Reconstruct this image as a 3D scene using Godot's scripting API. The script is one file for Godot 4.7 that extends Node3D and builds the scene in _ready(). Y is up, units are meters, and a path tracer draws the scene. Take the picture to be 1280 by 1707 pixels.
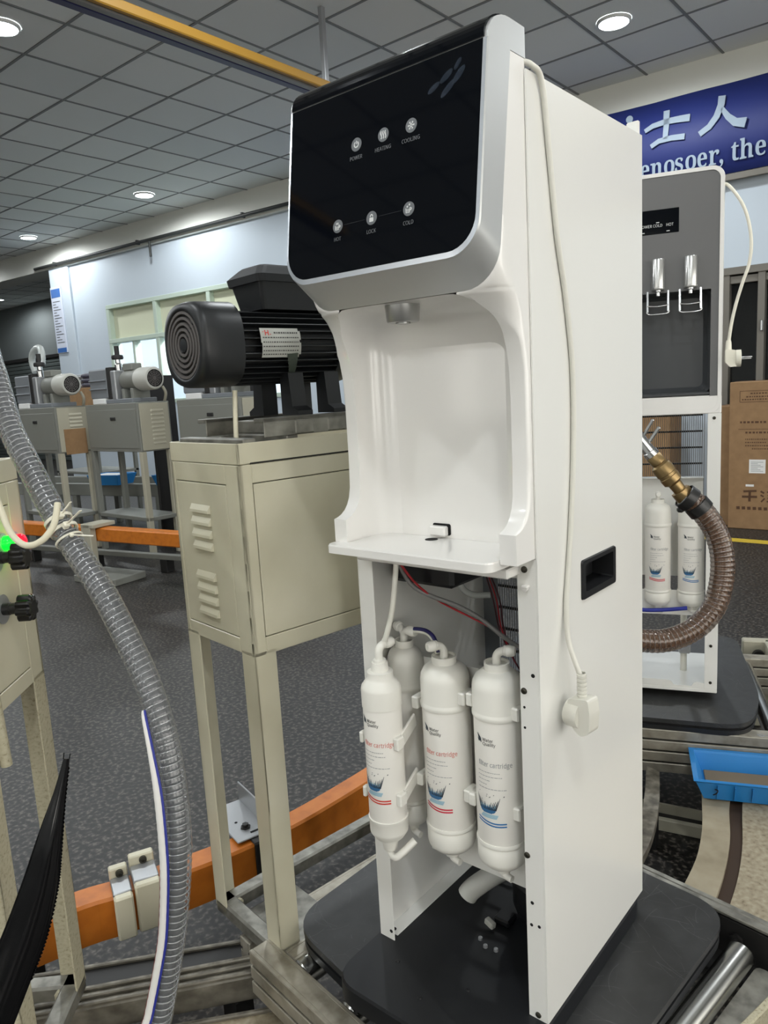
extends Node3D

# ---------------------------------------------------------------- geometry collector
class G:
	var st := SurfaceTool.new()
	var grp := 0
	func _init():
		st.begin(Mesh.PRIMITIVE_TRIANGLES)
	func v(p: Vector3, g: int):
		st.set_smooth_group(g)
		st.set_uv(Vector2(p.x, p.y))
		st.add_vertex(p)
	# counter-clockwise seen from outside
	func t(a: Vector3, b: Vector3, c: Vector3, g := -1):
		v(a, g); v(c, g); v(b, g)
	func q(a: Vector3, b: Vector3, c: Vector3, d: Vector3, g := -1):
		t(a, b, c, g); t(a, c, d, g)
	# quad turned so that it faces out
	func qo(a: Vector3, b: Vector3, c: Vector3, d: Vector3, out: Vector3, g := -1):
		if (b - a).cross(c - a).dot(out) + (c - a).cross(d - a).dot(out) < 0.0:
			q(a, d, c, b, g)
		else:
			q(a, b, c, d, g)
	func to(a: Vector3, b: Vector3, c: Vector3, out: Vector3, g := -1):
		if (b - a).cross(c - a).dot(out) < 0.0:
			t(a, c, b, g)
		else:
			t(a, b, c, g)
	func box(c: Vector3, s: Vector3, bev := 0.0, b := Basis.IDENTITY):
		var h := s * 0.5
		bev = min(bev, min(h.x, min(h.y, h.z)) * 0.9)
		for ax in 3:
			var u := (ax + 1) % 3
			var w := (ax + 2) % 3
			for sg in [-1.0, 1.0]:
				var n := Vector3.ZERO
				n[ax] = sg
				var p := []
				for k in [[-1, -1], [1, -1], [1, 1], [-1, 1]]:
					var x := Vector3.ZERO
					x[ax] = h[ax] * sg
					x[u] = (h[u] - bev) * k[0]
					x[w] = (h[w] - bev) * k[1]
					p.append(c + b * x)
				qo(p[0], p[1], p[2], p[3], b * n)
			if bev > 0.0:
				for su in [-1.0, 1.0]:
					for sw in [-1.0, 1.0]:
						var n := Vector3.ZERO
						n[u] = su
						n[w] = sw
						var p := []
						for k in [[-1, 0], [1, 0], [1, 1], [-1, 1]]:
							var x := Vector3.ZERO
							x[ax] = (h[ax] - bev) * k[0]
							x[u] = (h[u] - (bev if k[1] == 1 else 0.0)) * su
							x[w] = (h[w] - (0.0 if k[1] == 1 else bev)) * sw
							p.append(c + b * x)
						qo(p[0], p[1], p[2], p[3], b * n)
		if bev > 0.0:
			for sx in [-1.0, 1.0]:
				for sy in [-1.0, 1.0]:
					for sz in [-1.0, 1.0]:
						var m := Vector3(sx, sy, sz)
						var i := h - Vector3.ONE * bev
						to(c + b * (m * Vector3(h.x, i.y, i.z)), c + b * (m * Vector3(i.x, h.y, i.z)), c + b * (m * Vector3(i.x, i.y, h.z)), b * m)
	func span(a: Vector3, b: Vector3, bev := 0.0):
		box((a + b) * 0.5, (b - a).abs(), bev)
	# straight bar of rectangular section from a to b
	func bar(a: Vector3, b: Vector3, w: float, h: float, bev := 0.0, up := Vector3.UP):
		var d := b - a
		var z := d.normalized()
		if abs(z.dot(up)) > 0.98:
			up = Vector3.RIGHT
		var x := up.cross(z).normalized()
		var y := z.cross(x)
		box((a + b) * 0.5, Vector3(w, h, d.length()), bev, Basis(x, y, z))
	# closed rings joined into a skin; creases where flat is true
	func loft(rings: Array, cap0 := true, cap1 := true, smooth := true, closed := true):
		grp += 1
		var g := grp if smooth else -1
		for k in rings.size() - 1:
			var a: PackedVector3Array = rings[k]
			var b: PackedVector3Array = rings[k + 1]
			var n := a.size()
			for i in (n if closed else n - 1):
				var j := (i + 1) % n
				q(a[i], a[j], b[j], b[i], g)
		if cap0: fan(rings[0], true)
		if cap1: fan(rings[-1], false)
	func fan(r: PackedVector3Array, flip: bool):
		var c := Vector3.ZERO
		for p in r: c += p
		c /= r.size()
		for i in r.size():
			var j := (i + 1) % r.size()
			if flip: t(c, r[j], r[i])
			else: t(c, r[i], r[j])
	# outline in xy (any winding) pushed from the back map to the front map
	func prism(poly: PackedVector2Array, front: Callable, back: Callable, smooth := false):
		if Geometry2D.is_polygon_clockwise(poly):
			poly = poly.duplicate()
			poly.reverse()
		var idx := Geometry2D.triangulate_polygon(poly)
		var f := PackedVector3Array()
		var k := PackedVector3Array()
		for p in poly:
			f.append(front.call(p)); k.append(back.call(p))
		for i in range(0, idx.size(), 3):
			var a: Vector3 = f[idx[i]]
			var b: Vector3 = f[idx[i + 1]]
			var c: Vector3 = f[idx[i + 2]]
			var out: Vector3 = f[idx[i]] - k[idx[i]]
			to(a, b, c, out)
			to(k[idx[i]], k[idx[i + 1]], k[idx[i + 2]], -out)
		grp += 1
		for i in poly.size():
			var j := (i + 1) % poly.size()
			q(k[i], k[j], f[j], f[i], grp if smooth else -1)
	func slab(poly: PackedVector2Array, z0: float, z1: float, xf := Transform3D.IDENTITY, smooth := false):
		prism(poly, func(p): return xf * Vector3(p.x, p.y, z1), func(p): return xf * Vector3(p.x, p.y, z0), smooth)
	# profile of (radius, along) turned about the y axis of xf
	func lathe(prof: Array, seg := 24, xf := Transform3D.IDENTITY, a0 := 0.0, a1 := TAU):
		var prev := Vector2.ZERO
		grp += 1
		for k in prof.size() - 1:
			var p: Vector2 = prof[k]
			var r: Vector2 = prof[k + 1]
			var d := (r - p).normalized()
			if k > 0 and d.dot(prev) < 0.8:
				grp += 1
			prev = d
			for i in seg:
				var s0 := a0 + (a1 - a0) * i / seg
				var s1 := a0 + (a1 - a0) * (i + 1) / seg
				if i == seg - 1 and is_equal_approx(a1 - a0, TAU): s1 = a0
				var e0 := Vector3(cos(s0), 0, sin(s0))
				var e1 := Vector3(cos(s1), 0, sin(s1))
				var A := xf * (e0 * p.x + Vector3.UP * p.y)
				var B := xf * (e1 * p.x + Vector3.UP * p.y)
				var C := xf * (e1 * r.x + Vector3.UP * r.y)
				var D := xf * (e0 * r.x + Vector3.UP * r.y)
				if p.x < 1e-6: t(A, D, C, grp)
				elif r.x < 1e-6: t(A, D, B, grp)
				else: q(A, D, C, B, grp)
	func tube(pts: Array, r: float, seg := 10, caps := true, radii := []):
		var n := pts.size()
		var x := Vector3.ZERO
		var rings := []
		for k in n:
			var d: Vector3 = ((pts[min(k + 1, n - 1)] as Vector3) - (pts[max(k - 1, 0)] as Vector3)).normalized()
			if k == 0:
				x = d.cross(Vector3.UP if abs(d.y) < 0.9 else Vector3.RIGHT).normalized()
			x = (x - d * x.dot(d)).normalized()
			var y := d.cross(x)
			var rr: float = radii[k] if radii.size() else r
			var ring := PackedVector3Array()
			for i in seg:
				var a := TAU * i / seg
				ring.append(pts[k] + (x * cos(a) + y * sin(a)) * rr)
			rings.append(ring)
		loft(rings, caps, caps)
	func done(with_uv := false) -> ArrayMesh:
		st.generate_normals()
		return st.commit()

# ---------------------------------------------------------------- shapes
func spl(pts: Array, per := 6) -> Array:
	var o := []
	var n := pts.size()
	for i in n - 1:
		var p0: Vector3 = pts[max(i - 1, 0)]
		var p1: Vector3 = pts[i]
		var p2: Vector3 = pts[i + 1]
		var p3: Vector3 = pts[min(i + 2, n - 1)]
		for k in per:
			var t := float(k) / per
			o.append(0.5 * (2.0 * p1 + (p2 - p0) * t + (2.0 * p0 - 5.0 * p1 + 4.0 * p2 - p3) * t * t + (3.0 * p1 - p0 - 3.0 * p2 + p3) * t * t * t))
	o.append(pts[n - 1])
	return o

func rrect(w: float, h: float, r: float, n := 5) -> PackedVector2Array:
	var o := PackedVector2Array()
	for c in [[1, 1, 0.0], [-1, 1, 90.0], [-1, -1, 180.0], [1, -1, 270.0]]:
		for k in n + 1:
			var a := deg_to_rad(c[2] + 90.0 * k / n)
			o.append(Vector2(c[0] * (w * 0.5 - r), c[1] * (h * 0.5 - r)) + Vector2(cos(a), sin(a)) * r)
	return o

# polygon with its corners rounded
func rounded(poly: Array, r: float, n := 5) -> PackedVector2Array:
	var o := PackedVector2Array()
	var m := poly.size()
	for i in m:
		var p: Vector2 = poly[i]
		var a: Vector2 = (poly[(i + m - 1) % m] - p)
		var b: Vector2 = (poly[(i + 1) % m] - p)
		var rr: float = min(r, min(a.length(), b.length()) * 0.45)
		a = p + a.normalized() * rr
		b = p + b.normalized() * rr
		for k in n + 1:
			var t := float(k) / n
			o.append(a.lerp(p, t).lerp(p.lerp(b, t), t))
	return o

func circle(r: float, n := 24, c := Vector2.ZERO) -> PackedVector2Array:
	var o := PackedVector2Array()
	for i in n:
		o.append(c + Vector2(cos(TAU * i / n), sin(TAU * i / n)) * r)
	return o

func stroke(pts: Array, w: float, w2 := -1.0) -> PackedVector2Array:
	var l := PackedVector2Array()
	var r := PackedVector2Array()
	for i in pts.size():
		var d: Vector2 = (pts[min(i + 1, pts.size() - 1)] - pts[max(i - 1, 0)]).normalized()
		var nn: Vector2 = Vector2(-d.y, d.x) * 0.5 * (w if w2 < 0.0 else lerp(w, w2, float(i) / (pts.size() - 1)))
		l.append(pts[i] + nn)
		r.append(pts[i] - nn)
	r.reverse()
	l.append_array(r)
	return l

# axis frames: y of the lathe laid along a direction
func along(o: Vector3, dir: Vector3) -> Transform3D:
	var y := dir.normalized()
	var x := y.cross(Vector3.FORWARD if abs(y.z) < 0.9 else Vector3.RIGHT).normalized()
	return Transform3D(Basis(x, y, x.cross(y)), o)

# x right, y up on a face whose normal is given
func face(o: Vector3, n: Vector3) -> Transform3D:
	var z := n.normalized()
	var x := Vector3.UP.cross(z).normalized()
	return Transform3D(Basis(x, z.cross(x), z), o)

# ---------------------------------------------------------------- lettering
var font_cache := {}
func sysfont(fname: String, weight := 400) -> SystemFont:
	var k := fname + str(weight)
	if not font_cache.has(k):
		var f := SystemFont.new()
		f.font_names = PackedStringArray([fname])
		f.font_weight = weight
		font_cache[k] = f
	return font_cache[k]

# letters h tall (font size), centred on x, their points sent through map(x, y, depth 0..1)
func letters(g: G, text: String, h: float, map: Callable, fname := "Droid Sans", weight := 400, left := false):
	var tm := TextMesh.new()
	tm.font = sysfont(fname, weight)
	tm.font_size = 32
	tm.pixel_size = h / 32.0
	tm.depth = 0.001
	tm.curve_step = 2.0
	tm.text = text
	tm.horizontal_alignment = HORIZONTAL_ALIGNMENT_LEFT if left else HORIZONTAL_ALIGNMENT_CENTER
	var a := tm.get_mesh_arrays()
	var vs: PackedVector3Array = a[Mesh.ARRAY_VERTEX]
	var ix = a[Mesh.ARRAY_INDEX]
	if ix == null or ix.size() == 0:
		ix = range(vs.size())
	for i in range(0, ix.size(), 3):
		var p := []
		for k in 3:
			var w: Vector3 = vs[ix[i + k]]
			p.append(map.call(Vector2(w.x, w.y), 1.0 if w.z > 0.0 else 0.0))
		g.v(p[0], -1); g.v(p[1], -1); g.v(p[2], -1)

func flat_map(xf: Transform3D, at: Vector2, th := 0.0004) -> Callable:
	return func(p: Vector2, d: float): return xf * Vector3(at.x + p.x, at.y + p.y, d * th)

# ---------------------------------------------------------------- materials
func mat(c: Color, rough := 0.5, metal := 0.0) -> StandardMaterial3D:
	var m := StandardMaterial3D.new()
	m.albedo_color = c
	m.roughness = rough
	m.metallic = metal
	return m

func rgb(r: int, g: int, b: int) -> Color:
	return Color8(r, g, b)

func noise_tex(seed_: int, freq: float, ramp: Array, size := 512, type := FastNoiseLite.TYPE_SIMPLEX_SMOOTH, oct := 4) -> NoiseTexture2D:
	var n := FastNoiseLite.new()
	n.seed = seed_
	n.noise_type = type
	n.frequency = freq
	n.fractal_octaves = oct
	if type == FastNoiseLite.TYPE_CELLULAR:
		n.cellular_return_type = FastNoiseLite.RETURN_CELL_VALUE
	var t := NoiseTexture2D.new()
	t.width = size
	t.height = size
	t.seamless = true
	t.noise = n
	var gr := Gradient.new()
	var o := PackedFloat32Array()
	var c := PackedColorArray()
	for r in ramp:
		o.append(r[0]); c.append(r[1])
	gr.offsets = o
	gr.colors = c
	t.color_ramp = gr
	return t

func textured(m: StandardMaterial3D, tex: Texture2D, scale: float, world := true) -> StandardMaterial3D:
	m.albedo_texture = tex
	m.uv1_triplanar = true
	m.uv1_world_triplanar = world
	m.uv1_scale = Vector3.ONE * scale
	return m

var M := {}

# ---------------------------------------------------------------- naming
var used := {}
func numbered(n: String) -> String:
	if not used.has(n):
		used[n] = 0
		return n
	used[n] += 1
	return "%s_%03d" % [n, used[n]]

func tag(o: Node, label := "", category := "", group := "", kind := ""):
	if label: o.set_meta("label", label)
	if category: o.set_meta("category", category)
	if group: o.set_meta("group", group)
	if kind: o.set_meta("kind", kind)

func thing(n: String, label: String, category: String, at := Vector3.ZERO, yaw := 0.0, group := "") -> Node3D:
	var o := Node3D.new()
	o.name = numbered(n)
	add_child(o)
	o.position = at
	o.rotation.y = yaw
	tag(o, label, category, group)
	return o

func part(parent: Node, n: String, g: G, m: Material) -> MeshInstance3D:
	var o := MeshInstance3D.new()
	o.name = n if parent != self else numbered(n)
	o.mesh = g.done()
	o.material_override = m
	o.cast_shadow = GeometryInstance3D.SHADOW_CASTING_SETTING_ON
	parent.add_child(o, true)
	return o

func part_mesh(parent: Node, n: String, mesh: Mesh, m: Material, at := Vector3.ZERO) -> MeshInstance3D:
	var o := MeshInstance3D.new()
	o.name = n
	o.mesh = mesh
	o.material_override = m
	o.position = at
	parent.add_child(o, true)
	return o

func struct(n: String, g: G, m: Material) -> MeshInstance3D:
	var o := MeshInstance3D.new()
	o.name = n
	o.mesh = g.done()
	o.material_override = m
	add_child(o, true)
	o.set_meta("kind", "structure")
	return o

func one(n: String, g: G, m: Material, label: String, category: String, group := "") -> MeshInstance3D:
	var o := part(self, n, g, m)
	tag(o, label, category, group)
	return o

func V(x: float, y: float, z: float) -> Vector3:
	return Vector3(x, y, z)

# dark scuffed sheet: fine grain, cloudy wear and thin scratches
func scratched() -> ImageTexture:
	var n := FastNoiseLite.new()
	n.seed = 11
	n.frequency = 0.012
	n.fractal_octaves = 5
	var im := Image.create(1024, 1024, false, Image.FORMAT_RGB8)
	var rng := RandomNumberGenerator.new()
	rng.seed = 77
	for y in 1024:
		for x in 1024:
			var v := 0.175 + 0.03 * n.get_noise_2d(x, y) + 0.012 * rng.randf()
			im.set_pixel(x, y, Color(v, v * 1.01, v * 1.01))
	for k in 520:
		var p := Vector2(rng.randf() * 1024, rng.randf() * 1024)
		var a := rng.randf() * TAU
		var bend := rng.randf_range(-0.012, 0.012)
		var l := int(rng.randf_range(12, 130))
		var s := rng.randf_range(0.03, 0.17)
		for i in l:
			a += bend
			p += Vector2(cos(a), sin(a))
			var q := Vector2i(int(p.x) & 1023, int(p.y) & 1023)
			var c := im.get_pixel(q.x, q.y)
			im.set_pixel(q.x, q.y, Color(c.r + s, c.g + s, c.b + s))
	return ImageTexture.create_from_image(im)

func make_materials():
	M.white = mat(rgb(232, 230, 226), 0.28)
	M.white.clearcoat_enabled = true
	M.white.clearcoat = 0.5
	M.white.clearcoat_roughness = 0.1
	M.steel_white = mat(rgb(232, 231, 226), 0.24)
	M.steel_white.clearcoat_enabled = true
	M.steel_white.clearcoat = 0.5
	M.steel_white.clearcoat_roughness = 0.06
	M.silver = mat(rgb(198, 200, 200), 0.36, 0.5)
	M.rim = mat(rgb(206, 212, 220), 0.25, 0.6)
	M.black_glass = mat(rgb(6, 9, 15), 0.05)
	M.black_glass.metallic_specular = 0.3
	M.black = mat(rgb(14, 15, 18), 0.45)
	M.base_black = mat(rgb(16, 18, 22), 0.5)
	M.screw = mat(rgb(70, 68, 60), 0.4, 0.8)
	M.hole = mat(rgb(12, 12, 12), 0.9)
	M.print_grey = mat(rgb(150, 152, 152), 0.5)
	M.print_dim = mat(rgb(96, 99, 102), 0.5)
	M.print_pale = mat(rgb(214, 216, 214), 0.5)
	M.chrome = mat(rgb(205, 206, 206), 0.2, 1.0)
	M.satin = mat(rgb(176, 176, 174), 0.34, 0.75)
	M.roller = mat(rgb(190, 190, 186), 0.24, 1.0)
	M.roller.normal_enabled = true
	M.filter = mat(rgb(234, 231, 224), 0.3)
	M.fit = mat(rgb(232, 230, 222), 0.35)
	M.tube_white = mat(rgb(216, 214, 204), 0.4)
	M.tube_clear = mat(rgb(200, 204, 200), 0.25)
	M.tube_clear.transparency = BaseMaterial3D.TRANSPARENCY_ALPHA
	M.tube_clear.albedo_color.a = 0.55
	M.drain = mat(rgb(178, 178, 172), 0.5)
	M.red_wire = mat(rgb(172, 32, 40), 0.4)
	M.dark_wire = mat(rgb(70, 18, 28), 0.4)
	M.grey_wire = mat(rgb(120, 118, 116), 0.4)
	M.navy = mat(rgb(34, 32, 84), 0.4)
	M.galv = mat(rgb(168, 170, 172), 0.35, 0.6)
	M.text_dark = mat(rgb(70, 68, 66), 0.6)
	M.text_red = mat(rgb(206, 124, 112), 0.6)
	M.band_red = mat(rgb(206, 60, 48), 0.5)
	M.band_crimson = mat(rgb(200, 40, 62), 0.5)
	M.band_blue = mat(rgb(44, 112, 170), 0.5)
	M.splash = mat(rgb(52, 104, 148), 0.5)
	M.splash_pale = mat(rgb(156, 192, 208), 0.5)
	M.ink = mat(rgb(40, 52, 62), 0.6)
	# painted machine steel, a little stained
	M.beige = textured(mat(Color.WHITE, 0.32), noise_tex(3, 0.006, [[0.0, rgb(186, 180, 156)], [0.5, rgb(198, 193, 170)], [1.0, rgb(206, 201, 180)]]), 1.3)
	M.beige_worn = textured(mat(Color.WHITE, 0.55), noise_tex(5, 0.05, [[0.0, rgb(104, 94, 72)], [0.2, rgb(140, 130, 104)], [0.3, rgb(172, 165, 140)], [1.0, rgb(190, 184, 160)]], 512, FastNoiseLite.TYPE_SIMPLEX_SMOOTH, 5), 5.0)
	M.groove = mat(rgb(34, 32, 26), 0.8)
	M.bg_steel = mat(rgb(122, 123, 116), 0.5)
	M.bg_beige = mat(rgb(172, 168, 150), 0.5)
	M.bg_grey = mat(rgb(118, 122, 126), 0.45)
	M.motor = mat(rgb(24, 26, 28), 0.42)
	M.motor_lid = mat(rgb(22, 24, 26), 0.65)
	M.motor_dark = mat(rgb(13, 14, 16), 0.5)
	M.grille = mat(rgb(88, 84, 82), 0.5)
	M.plate = mat(rgb(178, 178, 170), 0.5)
	M.tape = mat(rgb(66, 74, 64), 0.5)
	M.galv_dull = textured(mat(Color.WHITE, 0.42, 0.55), noise_tex(8, 0.02, [[0.0, rgb(96, 94, 88)], [0.5, rgb(138, 136, 128)], [1.0, rgb(164, 162, 152)]]), 2.0)
	M.alu = textured(mat(Color.WHITE, 0.38, 0.5), noise_tex(9, 0.02, [[0.0, rgb(132, 126, 112)], [0.5, rgb(166, 160, 146)], [1.0, rgb(186, 181, 168)]]), 2.0)
	M.board = textured(mat(Color.WHITE, 0.42), scratched(), 1.6)
	M.board_edge = mat(rgb(30, 31, 33), 0.4)
	M.orange = textured(mat(Color.WHITE, 0.45), noise_tex(13, 0.015, [[0.0, rgb(178, 98, 26)], [0.5, rgb(200, 114, 32)], [1.0, rgb(208, 124, 42)]]), 2.0)
	M.dark_steel = mat(rgb(42, 41, 40), 0.5, 0.3)
	M.track = textured(mat(Color.WHITE, 0.5, 0.3), noise_tex(15, 0.02, [[0.0, rgb(70, 66, 58)], [0.5, rgb(112, 107, 96)], [1.0, rgb(150, 145, 132)]]), 2.5)
	M.plate_worn = textured(mat(Color.WHITE, 0.55), noise_tex(17, 0.03, [[0.0, rgb(104, 92, 72)], [0.25, rgb(146, 134, 112)], [0.6, rgb(162, 151, 128)], [1.0, rgb(178, 168, 146)]], 512, FastNoiseLite.TYPE_SIMPLEX_SMOOTH, 6), 3.5)
	M.rust_groove = mat(rgb(66, 50, 38), 0.8)
	M.blue_plastic = mat(rgb(40, 128, 196), 0.4)
	M.bin_dirt = mat(rgb(126, 112, 92), 0.9)
	M.brass = mat(rgb(150, 127, 88), 0.36, 0.85)
	M.rubber = mat(rgb(30, 30, 30), 0.35)
	M.cream = mat(rgb(214, 208, 184), 0.4)
	M.tie = mat(rgb(232, 228, 210), 0.4)
	M.knob = mat(rgb(18, 18, 20), 0.28)
	M.blade = mat(rgb(6, 6, 8), 0.12)
	M.hose_clear = mat(Color(0.56, 0.57, 0.58, 0.26), 0.14)
	M.hose_clear.transparency = BaseMaterial3D.TRANSPARENCY_ALPHA
	M.hose_core = mat(rgb(84, 85, 87), 0.4)
	M.hose_wire = mat(rgb(206, 208, 210), 0.2, 0.7)
	M.hose_brown = mat(Color(0.40, 0.30, 0.23, 0.55), 0.12)
	M.hose_brown.transparency = BaseMaterial3D.TRANSPARENCY_ALPHA
	M.hose_core_brown = mat(rgb(104, 82, 66), 0.4)
	M.fabric_white = mat(rgb(224, 222, 218), 0.6)
	M.edge_blue = mat(rgb(36, 46, 140), 0.5)
	M.edge_red = mat(rgb(120, 36, 30), 0.5)
	M.card = textured(mat(Color.WHITE, 0.75), noise_tex(21, 0.02, [[0.0, rgb(136, 106, 74)], [1.0, rgb(152, 120, 84)]]), 1.0)
	M.card_ink = mat(rgb(84, 58, 38), 0.8)
	M.paper = mat(rgb(226, 226, 224), 0.6)
	M.yellow = mat(rgb(206, 178, 56), 0.5)
	M.bus_yellow = mat(rgb(170, 128, 46), 0.5)
	M.plate_smooth = textured(mat(Color.WHITE, 0.5), noise_tex(19, 0.01, [[0.0, rgb(140, 129, 107)], [0.5, rgb(158, 147, 124)], [1.0, rgb(168, 158, 136)]]), 2.0)
	M.banner = mat(rgb(30, 44, 112), 0.6)
	M.banner_text = mat(rgb(150, 166, 182), 0.6)
	M.tile = mat(rgb(222, 224, 222), 0.85)
	M.tile_b = mat(rgb(216, 219, 218), 0.85)
	M.tile_c = mat(rgb(226, 228, 226), 0.85)
	M.tbar = mat(rgb(122, 124, 124), 0.6)
	M.wall = mat(rgb(190, 200, 209), 0.7)
	M.band = mat(rgb(224, 224, 216), 0.75)
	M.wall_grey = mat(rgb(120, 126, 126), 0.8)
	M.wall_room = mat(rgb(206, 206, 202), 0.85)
	M.frame_brown = mat(rgb(112, 108, 100), 0.5, 0.3)
	M.frame_green = mat(rgb(186, 200, 186), 0.5)
	M.blind = mat(rgb(206, 208, 182), 0.7)
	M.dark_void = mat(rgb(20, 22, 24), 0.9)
	M.pane = mat(Color(0.75, 0.8, 0.8, 0.12), 0.03)
	M.pane.transparency = BaseMaterial3D.TRANSPARENCY_ALPHA
	M.pane_dark = mat(Color(0.02, 0.03, 0.035, 0.7), 0.03)
	M.pane_dark.transparency = BaseMaterial3D.TRANSPARENCY_ALPHA
	M.smudge = mat(Color(0.42, 0.5, 0.6, 0.055), 0.6)
	M.smudge.transparency = BaseMaterial3D.TRANSPARENCY_ALPHA
	M.pipe_dark = mat(rgb(52, 54, 52), 0.5, 0.2)
	M.shutter = mat(rgb(92, 100, 98), 0.6)
	M.notice_blue = mat(rgb(56, 104, 172), 0.5)
	M.notice_pale = mat(rgb(206, 212, 226), 0.5)
	M.lamp_glow = mat(Color.WHITE, 0.5)
	M.lamp_glow.emission_enabled = true
	M.lamp_glow.emission = Color(0.94, 0.98, 1.0)
	M.lamp_glow.emission_energy_multiplier = 14.0
	M.lamp_rim = mat(rgb(214, 214, 212), 0.4)
	M.led_red = mat(rgb(235, 20, 50), 0.2)
	M.led_red.emission_enabled = true
	M.led_red.emission = Color(1.0, 0.02, 0.12)
	M.led_red.emission_energy_multiplier = 1.6
	M.led_green = mat(rgb(20, 220, 60), 0.2)
	M.led_green.emission_enabled = true
	M.led_green.emission = Color(0.02, 1.0, 0.16)
	M.led_green.emission_energy_multiplier = 1.6
	# speckled stone floor
	M.floor = textured(mat(Color.WHITE, 0.5), noise_tex(31, 0.042, [[0.0, rgb(8, 8, 7)], [0.34, rgb(20, 19, 17)], [0.5, rgb(34, 32, 29)], [0.62, rgb(50, 47, 43)], [0.74, rgb(76, 72, 66)], [1.0, rgb(108, 103, 95)]], 1024, FastNoiseLite.TYPE_SIMPLEX, 3), 0.9)
	M.floor.texture_filter = BaseMaterial3D.TEXTURE_FILTER_LINEAR

# ---------------------------------------------------------------- lamps
const H_CEIL := 3.754
var LAMPS := []

func downlight(x: float, z: float, label: String, energy: float):
	var o := thing("downlight", label, "ceiling light", V(x, H_CEIL, z), 0.0, "round recessed ceiling downlights")
	var g := G.new()
	g.lathe([Vector2(0.104, -0.020), Vector2(0.114, -0.018), Vector2(0.120, -0.004), Vector2(0.120, 0.0)], 28)
	part(o, "rim", g, M.lamp_rim)
	g = G.new()
	g.lathe([Vector2(0.0, -0.024), Vector2(0.06, -0.0225), Vector2(0.1045, -0.017)], 28)
	part(o, "diffuser", g, M.lamp_glow)
	var l := SpotLight3D.new()
	l.name = "lamp_light"
	l.position = V(0, -0.035, 0)
	l.rotation.x = -PI / 2
	l.spot_angle = 89.0
	l.spot_angle_attenuation = 0.4
	l.spot_range = 30.0
	l.spot_attenuation = 2.0
	l.light_energy = energy
	l.light_size = 0.09
	l.light_color = Color(0.97, 0.99, 1.0)
	l.shadow_enabled = true
	o.add_child(l, true)

# ---------------------------------------------------------------- the hall
func wall_node(n: String, label := "", cat := "") -> Node3D:
	# the long wall: x runs along it, z out of it
	var o := Node3D.new()
	o.name = numbered(n)
	add_child(o)
	o.position = V(-1.03, 0, -6.0)
	o.rotation.y = deg_to_rad(3.7)
	if label: tag(o, label, cat)
	return o

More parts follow.
